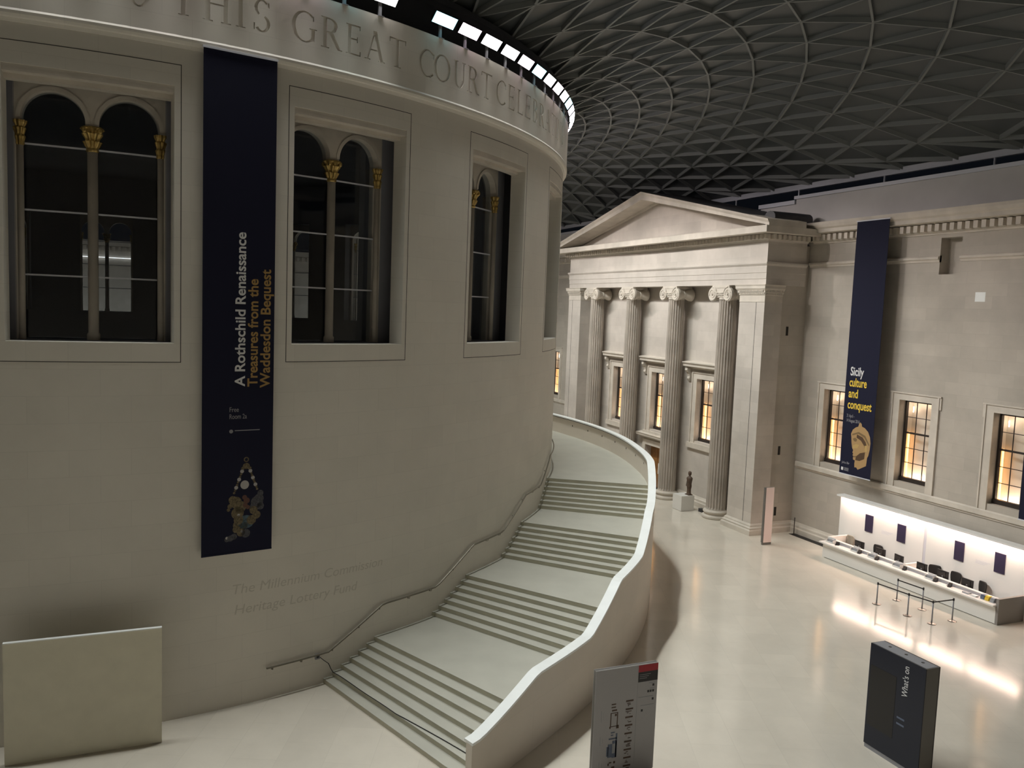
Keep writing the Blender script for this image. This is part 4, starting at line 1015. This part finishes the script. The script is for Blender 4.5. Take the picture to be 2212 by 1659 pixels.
# museum plan sign facing the camera
ps = thing('map_sign', 'tall grey museum plan board with a red and black heading, cut by the bottom edge', 'sign', (17.95, -11.12, 0))
xa, ya, yb_ = 17.90, -10.20, -12.05; ht = 3.0
m = MB(); m.box(xa+.015, xa+.11, yb_, ya, .1, ht-.01); m.build('body', M['signside'], ps)
m = MB(); m.box(xa, xa+.015, yb_, ya, .1, ht); m.build('front_face', M['signgrey'], ps)
m = MB(); m.box(xa+.11, xa+.125, yb_, ya, .1, ht); m.build('back_face', M['signgrey'], ps)
m = MB(); m.box(xa+.01, xa+.115, yb_+.02, ya-.02, 0, .1); m.build('plinth', M['signside'], ps)
W_ = ya-yb_
def blk(m, u0, u1, z0, z1, d=.003): m.box(xa-d, xa, ya-u0*W_, ya-u1*W_, z0, z1)     # u from left in view
m = MB(); blk(m, .68, 1.0, 2.80, 2.985); m.build('red_heading', M['red'], ps)
m = MB(); blk(m, .68, 1.0, 2.53, 2.80); m.build('black_heading', M['black'], ps)
m = MB(); blk(m, .675, .678, .3, 2.53); m.build('divider_line', M['greyprint'], ps)
m = MB()
for k in range(3): blk(m, .70, .88-.03*k, 2.72-k*.05, 2.735-k*.05, .005)
m.build('heading_print', M['dimprint'], ps)
m = MB()
for u, z, nn in [(.92, 2.38, 1), (.84, 2.22, 3), (.92, 2.0, 1), (.75, 1.72, 1)]:
    for k in range(nn): blk(m, u+k*.04, u+k*.04+.03, z, z+.06)
m.build('pictogram', M['black'], ps)
m = MB()
for u, z, l in [(.86, 2.46, .10), (.88, 2.31, .07), (.70, 2.10, .24), (.74, 1.87, .22)]: blk(m, u, u+l, z, z+.02)
m.build('small_print', M['greyprint'], ps)
m = MB(); rnd = random.Random(3)
for k in range(9):
    z = 2.05-k*.22; blk(m, .50, .62, z, z+.045); 
    for q in range(3): blk(m, .50+rnd.random()*.08, .53+rnd.random()*.08, z-.05-q*.035, z-.03-q*.035)
m.build('room_list', M['listprint'] if 'listprint' in M else M['statue'], ps)
m = MB()
for u0, u1, z0, z1 in [(.26, .38, 1.80, 1.82), (.26, .38, 1.44, 1.46), (.26, .275, 1.44, 1.82), (.365, .38, 1.44, 1.82), (.28, .36, 1.86, 1.90), (.27, .34, 1.95, 1.98), (.27, .34, 2.03, 2.06), (.33, .36, 1.72, 1.78), (.25, .27, 1.40, 1.46), (.36, .40, 1.38, 1.47)]: blk(m, u0, u1, z0, z1)
m.build('upper_floor_plan', M['statue'], ps)
m = MB()
for u0, u1, z0, z1 in [(.24, .31, .62, .98), (.22, .25, .66, .92), (.31, .38, .60, 1.06), (.25, .38, 1.10, 1.14), (.36, .385, .6, 1.25), (.28, .32, 1.2, 1.23), (.28, .34, 1.27, 1.30)]: blk(m, u0, u1, z0, z1)
m.build('main_floor_plan', M['blueprint'], ps)
m = MB(); blk(m, .31, .355, .72, .98, .005); m.build('court_on_plan', M['greyprint'], ps)
m = MB()
for u0, u1, z0, z1 in [(.27, .31, .46, .49), (.25, .27, .40, .46), (.34, .37, .44, .50), (.31, .36, .26, .36)]: blk(m, u0, u1, z0, z1)
m.build('lower_floor_plan', M['statue'], ps)
m = MB()
for z0, z1 in [(1.62, 1.92), (.98, 1.22), (.3, .55)]:
    blk(m, .11, .118, z0, z1); blk(m, .15, .153, z0+.05, z1-.05)
m.build('key_print', M['greyprint'], ps)
# plain sign by the portico corner
pl_ = thing('totem_sign', 'tall narrow white sign with painted pink glow standing by the portico corner', 'sign', (35.1, -30.02, 0))
m = MB(); m.box(35.0, 35.12, -30.30, -29.74, 0, .13); m.build('plinth', M['signside'], pl_)
m = MB(); m.box(35.02, 35.14, -30.30, -29.72, .13, 3.12); m.build('body', M['signside'], pl_)
m = MB(); m.box(35.0, 35.02, -30.30, -29.78, .13, 3.12); m.build('front_face', M['pink'], pl_)  # pink light reflected from the desk is put into the face colour
# plinth with a dark statue
pb = MB(); pb.box(42.62, 43.58, -30.66, -29.72, .02, .95); pb.box(42.66, 43.54, -30.62, -29.76, 0, .02)
tag(pb.build('plinth', M['desk']), 'white display plinth standing in front of the portico columns', 'plinth')
sx, sy, sz = 42.92, -30.44, .95
stt = thing('statue', 'dark brown stone figure standing on the white plinth', 'statue', (sx, sy, sz))
m = L(); m.world = False
m.lathe([(.16, 0), (.17, .06), (.13, .10), (.12, .35), (.15, .55), (.135, .72), (.17, .95), (.19, 1.05), (.12, 1.14), (.065, 1.18), (.06, 1.22), (.095, 1.28), (.105, 1.38), (.09, 1.46), (.03, 1.50)], (0, 0), 20, lambda r, z, a: 1.25*r*(1-.22*abs(math.sin(a)))) 
m.build('figure', M['statue'], stt, off=(0, 0, 0), smooth=True)
m = L(); m.tube([(.16, 0, 1.02), (.21, .02, .8), (.19, .08, .6), (.12, .12, .56)], [.045, .04, .035, .03], 8); m.tube([(-.16, 0, 1.02), (-.21, .02, .8), (-.19, .08, .6), (-.12, .12, .56)], [.045, .04, .035, .03], 8); m.build('arms', M['statue'], stt, off=(0, 0, 0), smooth=True)
m = L(); m.box(-.2, .2, -.16, .16, 0, .05); m.build('foot_block', M['statue'], stt, off=(0, 0, 0))
m = MB(); m.box(42.05, 42.4, -31.1, -30.85, 0, .2); tag(m.build('cable_box', M['dark']), 'small dark box on the floor right of the white plinth', 'box')
# grate and thin post in the corner
m = MB(); m.box(33.1, 36.5, YW+.24, -32.82, .0, .015)
for i in range(40): m.box(33.15+i*.083, 33.18+i*.083, YW+.26, -32.84, .015, .02)
tag(m.build('floor_grate', M['black']), 'dark floor grate along the wall beside the portico corner', 'grate')
m = MB(); m.tube([(36.3, -33.0, 0.02), (36.3, -33.0, .98)], .025, 8); m.lathe([(.09, .02), (.09, .035)], (36.3, -33.0), 12)
tag(m.build('barrier_post', M['darkwood']), 'thin dark post at the corner where portico and wall meet', 'post')
# ================================================================== INFORMATION DESK
DX0, DX1 = 22.6, 32.4; YF = -31.42
dk = thing('reception_desk', 'long white reception desk against the court wall', 'desk', (27.5, -31.8, 0))
m = MB()
m.prof_x([(YF, .03), (YF, .55), (YF+.05, .72), (YF+.10, .74), (YF+.10, .76), (YF-.35, .76), (YF-.35, .03)], DX0+.12, DX1-.12); m.build('front_panel', M['desk'], dk)
m = MB(); m.box(DX0+.15, DX1-.15, YF-.3, YF-.03, 0, .03); m.build('kick_strip', M['black'], dk)
m = MB(); m.box(DX0+.1, DX1+.1, YF-.33, YF+.20, .76, .82); m.build('transaction_shelf', M['desk'], dk)
m = MB(); m.box(DX0+.12, DX1-.1, YF-.40, YF-.34, .76, .93); m.build('back_screen', M['deskpanel'], dk)
m = MB(); m.box(DX0+.1, DX1-.05, YF-.50, YF-.33, .93, .96); m.build('counter_ledge', M['desk'], dk)
m = MB(); m.box(DX0+.12, DX1-.1, YF-1.1, YF-.45, .70, .74); m.build('worktop', M['desk'], dk)
m = MB(); m.box(DX0, DX0+.12, -32.98, YF, 0, 1.08); m.build('end_panel', M['deskendshade'], dk, label='shaded grey end panel nearest the camera')  # shade on this end is put into a darker grey-brown colour
m = MB(); m.box(DX1-.12, DX1, -32.98, YF-.30, 0, 1.05); m.box(DX1-.12, DX1, YF-.3, YF, 0, .76); m.build('end_panel', M['desk'], dk)
m = MB(); m.box(27.55, 27.67, -32.6, YF-.35, .03, 1.03); m.build('divider', M['desk'], dk)
bw = thing('display_wall', 'brightly lit white back wall behind the reception desk', 'display wall', (27.8, -33.0, 0))
m = MB(); m.box(22.3, 27.58, -33.22, -33.0, 0, 3.05); m.box(27.74, 33.0, -33.22, -33.0, 0, 3.05); m.build('bay_panel', M['white'], bw)
m = MB(); m.box(27.58, 27.74, -33.22, -33.02, 0, 3.03); m.build('joint_strip', M['lgrey'], bw)
m = MB(); m.box(22.3, 33.0, -33.23, -32.70, 3.05, 3.08); m.box(22.3, 33.0, -32.715, -32.70, 3.0, 3.05); m.build('canopy_lip', M['white'], bw)
tube = emis('strip lamp', (1, .74, .61), DESK_E)
for i, (a, b_) in enumerate([(30.5, 32.85), (27.85, 30.3), (25.1, 27.5), (22.5, 24.9)]):
    m = MB(); m.box(a, b_, -32.98, -32.73, 3.03, 3.045); m.build('strip_lamp', tube, bw)
m = MB()
for a, z in [(30.2, 1.84), (25.0, 1.90)]:
    for k in range(3): m.box(a-.7+k*.12, a, -33.0, -32.996, z-k*.06, z-k*.06+.018)
m.build('printed_lines', M['lgrey'], bw)
for x, z, lb in [(31.0, 1.56, 'first dark display panel from the left on the bright wall'), (29.0, 1.58, 'second dark display panel from the left on the bright wall'), (25.82, 1.62, 'third dark display panel from the left on the bright wall'), (23.85, 1.66, 'fourth dark display panel, nearest the right edge, on the bright wall')]:
    m = MB(); m.box(x-.24, x+.24, -33.0, -32.96, z, z+.86)
    o = m.build('display_panel', M['screen']); tag(o, lb, 'screen', 'dark display panels on the lit wall')
# monitors
mon = None
MN = ['first monitor from the left on the desk, alone beyond the pale chair', 'second monitor from the left, overlapping the black chair', 'third monitor from the left, just before the middle divider',
      'fourth monitor from the left, just past the middle divider', 'fifth monitor from the left, overlapping a black chair back', 'sixth monitor, nearest the right end of the desk']
for (x, rz), lb in zip([(30.66, .05), (29.34, .05), (28.24, -.1), (26.95, 0), (25.83, 0), (24.60, 0)], MN):
    if mon is None:
        mon = thing('computer_monitor', lb, 'monitor', (x, -32.10, .74), rz, 'monitors on the reception desk')
        m = L(); m.box(-.28, .28, -.02, .02, .15, .50); m.box(-.15, .15, .02, .04, .22, .44); m.build('casing', M['black'], mon, off=(0, 0, 0))
        m = L(); m.box(-.04, .04, .01, .05, .01, .2); m.box(-.12, .12, -.08, .1, 0, .012); m.build('stand', M['grey'], mon, off=(0, 0, 0))
        m = L(); m.box(-.03, .03, .04, .042, .24, .26); m.build('badge', M['lgrey'], mon, off=(0, 0, 0))
    else: dup(mon, (x, -32.10, .74), rz, lb)
# chairs
def chair(root, fab):
    m = L(); prof = []
    N = 8
    vs_ = []
    for i in range(N+1):
        u = -1+2*i/N
        for z, hw in ((.52, .17), (.62, .21), (.78, .25), (.92, .27), (1.05, .26), (1.10, .22)):
            vs_.append((u*hw, .02-.07*(1-u*u)-.05*(z-.5), z))
    K = 6; fs_ = []
    for i in range(N):
        for j in range(K-1): fs_.append((i*K+j, (i+1)*K+j, (i+1)*K+j+1, i*K+j+1))
    vs2 = [(x, y-.035, z) for x, y, z in vs_]; n_ = len(vs_)
    f2 = [tuple(a+n_ for a in reversed(f)) for f in fs_]
    rim = [(i*K+K-1, (i+1)*K+K-1, (i+1)*K+K-1+n_, i*K+K-1+n_) for i in range(N)]+[(j, j+1, j+1+n_, j+n_) for j in range(K-1)]+[(N*K+j, N*K+j+1, N*K+j+1+n_, N*K+j+n_) for j in range(K-1)]+[(i*K, (i+1)*K, (i+1)*K+n_, i*K+n_) for i in range(N)]
    m.add(vs_+vs2, fs_+f2+rim); m.build('backrest', fab, root, off=(0, 0, 0), smooth=True)
    m = L(); m.box(-.24, .24, .0, .46, .42, .49); m.build('seat', fab, root, off=(0, 0, 0))
    m = L(); m.tube([(0, .2, .08), (0, .2, .42)], .03, 8); m.build('gas_lift', M['grey'], root, off=(0, 0, 0))
    m = L()
    for k in range(5):
        a = 2*math.pi*k/5; m.tube([(0, .2, .10), (.28*math.cos(a), .2+.28*math.sin(a), .06)], [.025, .018], 6); m.lathe([(.03, 0), (.035, .02), (.03, .05)], (.28*math.cos(a), .2+.28*math.sin(a)), 8)
    m.build('star_base', M['black'], root, off=(0, 0, 0))
    for sd in (-1, 1):
        m = L(); m.tube([(sd*.24, .1, .45), (sd*.29, .1, .64), (sd*.29, .36, .66)], .018, 6); m.build('armrest', M['black'], root, off=(0, 0, 0))
ch0 = thing('office_chair', 'black office chair behind the second monitor from the left', 'chair', (30.2, -32.84, 0), math.pi*.02, 'black office chairs behind the desk'); chair(ch0, M['chair'])
for (x, y, rz, lb) in [(26.85, -32.8, .5, 'small black office chair back just left of the fifth monitor'), (25.78, -32.84, 0, 'black office chair behind the fifth monitor from the left'), (24.42, -32.8, -.35, 'black office chair turned sideways right of the sixth monitor')]:
    dup(ch0, (x, y, 0), rz, lb)
ch1 = thing('office_chair', 'pale mesh office chair at the far left end of the desk', 'chair', (31.98, -32.80, 0), -.1, None); chair(ch1, M['chairlt'])
# leaflet holders and phones on the low shelf
HN = ['first white leaflet rack from the left on the desk shelf', 'second white leaflet rack from the left on the desk shelf', 'third white leaflet rack from the left on the desk shelf', 'white leaflet rack at the middle divider of the desk', 'white leaflet rack right of the middle of the desk']
rk = None
for x, lb in zip([32.05, 30.42, 29.35, 27.85, 26.05], HN):
    if rk is None:
        rk = thing('leaflet_rack', lb, 'leaflet rack', (x, YF-.16, .82), 0, 'white leaflet racks on the desk shelf')
        m = L(); m.box(-.22, .22, -.14, -.12, 0, .24); m.box(-.22, .22, -.14, .08, 0, .015); m.box(-.22, .22, .07, .08, 0, .06); m.box(-.22, -.21, -.14, .08, 0, .16); m.box(.21, .22, -.14, .08, 0, .16); m.build('holder', M['white'], rk, off=(0, 0, 0))
        m = L(); m.box(-.19, .0, -.11, .02, .016, .19); m.box(.02, .19, -.11, .0, .016, .17); m.build('leaflets', M['greyprint'], rk, off=(0, 0, 0))
    else: dup(rk, (x, YF-.16, .82), 0, lb)
ph = None
for x, lb in zip([31.55, 30.1, 29.02, 27.40, 25.72, 25.0], ['black card terminal beside the first leaflet rack', 'black card terminal beside the second leaflet rack', 'black card terminal beside the third leaflet rack', 'black card terminal just past the middle divider', 'black card terminal beside the fifth leaflet rack', 'black card terminal lying between fifth and sixth monitors']):
    if ph is None:
        ph = thing('card_terminal', lb, 'card terminal', (x, YF-.12, .82), .3, 'black card terminals on the desk shelf')
        m = L(); m.add([(-.07, -.1, 0), (.07, -.1, 0), (.07, .1, 0), (-.07, .1, 0), (-.07, -.1, .16), (.07, -.1, .16), (.06, .1, .05), (-.06, .1, .05)], [(0, 3, 2, 1), (4, 5, 6, 7), (0, 1, 5, 4), (1, 2, 6, 5), (2, 3, 7, 6), (3, 0, 4, 7)]); m.build('body', M['black'], ph, off=(0, 0, 0))
        m = L(); m.tube([(.04, -.08, .14), (.1, -.04, .05), (.14, .02, .01)], .008, 5); m.build('cord', M['black'], ph, off=(0, 0, 0))
    else: dup(ph, (x, YF-.12, .82), .3, lb)
for x, mt, lb in [(23.42, 'blueprint', 'blue leaflet bundle at the right end of the desk shelf'), (23.22, 'yellowprint', 'orange-yellow leaflet bundle at the right end of the desk shelf'), (22.98, 'greyprint', 'grey leaflet bundle at the right end of the desk shelf')]:
    m = MB(); m.box(x-.09, x+.09, YF-.3, YF-.12, .82, 1.0); m.box(x-.085, x+.085, YF-.12, YF-.08, .82, .93); tag(m.build('leaflet_bundle', M[mt]), lb, 'leaflets')
m = MB()
for k in range(5): m.box(23.62+.02*(k % 2), 23.92-.015*k, YF-.2+.01*k, YF+.05-.01*k, .82+.012*k, .83+.012*k)
tag(m.build('paper_stack', M['white']), 'loose stack of white papers left of the blue leaflet bundle', 'papers')
m = MB(); m.box(31.2, 31.5, YF-.05, YF+.1, .82, .835); tag(m.build('paper_pad', M['white']), 'flat white pad beside the leftmost card terminal', 'papers')
m = MB(); m.box(24.0, 24.3, YF-.2, YF+.0, .82, .87); tag(m.build('document_tray', M['greyprint']), 'low grey tray left of the loose white papers', 'tray')
m = MB(); m.box(22.66, 22.70, YF-.26, YF-.12, .83, .98); m.box(22.70, 22.82, YF-.26, YF-.12, .82, 1.0); tag(m.build('speaker_box', M['black']), 'small black box at the right end of the desk shelf', 'box')
# ================================================================== QUEUE BARRIER
PP = [(26.05, -28.50), (24.57, -28.66), (23.57, -28.88), (26.17, -29.80), (24.93, -29.90), (23.54, -30.00)]
PN = ['left front barrier post of the small queue pen', 'middle front barrier post of the small queue pen', 'right front corner barrier post, nearest the camera', 'left rear barrier post, close to the desk', 'middle rear barrier post without a link to the right', 'right rear barrier post joined to the front corner post']
sp0 = None; SR = []
for (x, y), lb in zip(PP, PN):
    if sp0 is None:
        sp0 = thing('barrier_post', lb, 'barrier post', (x, y, 0), 0, 'steel queue barrier posts')
        m = L(); m.lathe([(.17, 0), (.18, .012), (.15, .03), (.05, .045), (.03, .06)], (0, 0), 24); m.build('base', M['steel'], sp0, off=(0, 0, 0), label='shiny round base')
        m = L(); m.lathe([(.028, .04), (.028, .86)], (0, 0), 14); m.build('post', M['grey2'] if 'grey2' in M else M['grey'], sp0, off=(0, 0, 0), smooth=True)
        m = L(); m.lathe([(.034, .86), (.036, .95), (.028, .965), (.01, .97)], (0, 0), 14); m.build('head', M['black'], sp0, off=(0, 0, 0)); SR.append(sp0)
    else: SR.append(dup(sp0, (x, y, 0), 0, lb))
def belt(i, j):
    a, b_ = PP[i], PP[j]; m = MB(); dx, dy = b_[0]-a[0], b_[1]-a[1]; l = math.hypot(dx, dy); nx, ny = -dy/l*.006, dx/l*.006
    m.add([(a[0]+nx, a[1]+ny, .88), (b_[0]+nx, b_[1]+ny, .88), (b_[0]+nx, b_[1]+ny, .93), (a[0]+nx, a[1]+ny, .93), (a[0]-nx, a[1]-ny, .88), (b_[0]-nx, b_[1]-ny, .88), (b_[0]-nx, b_[1]-ny, .93), (a[0]-nx, a[1]-ny, .93)],
          [(0, 1, 2, 3), (4, 7, 6, 5), (0, 4, 5, 1), (3, 2, 6, 7), (0, 3, 7, 4), (1, 5, 6, 2)])
    m.build('belt', M['black'], SR[i])
belt(0, 1); belt(1, 2); belt(3, 4); belt(2, 5)
# light strip seen far off through the drum windows
m = MB(); m.box(X1-.2, X1-.1, -6, 18, 15.71, 15.76); tag(m.build('strip_light', emis('far strip', (1, 1, .95), 2.5)), 'thin bright light line seen far off through the leftmost drum window', 'light')
# floor sockets
m = MB(); m.lathe([(.05, .0), (.05, .006)], (21.0, -5.4), 10)
for o in list(bpy.data.objects):
    if o.type == 'MESH' and 'cutter' in o.name: bpy.data.objects.remove(o)
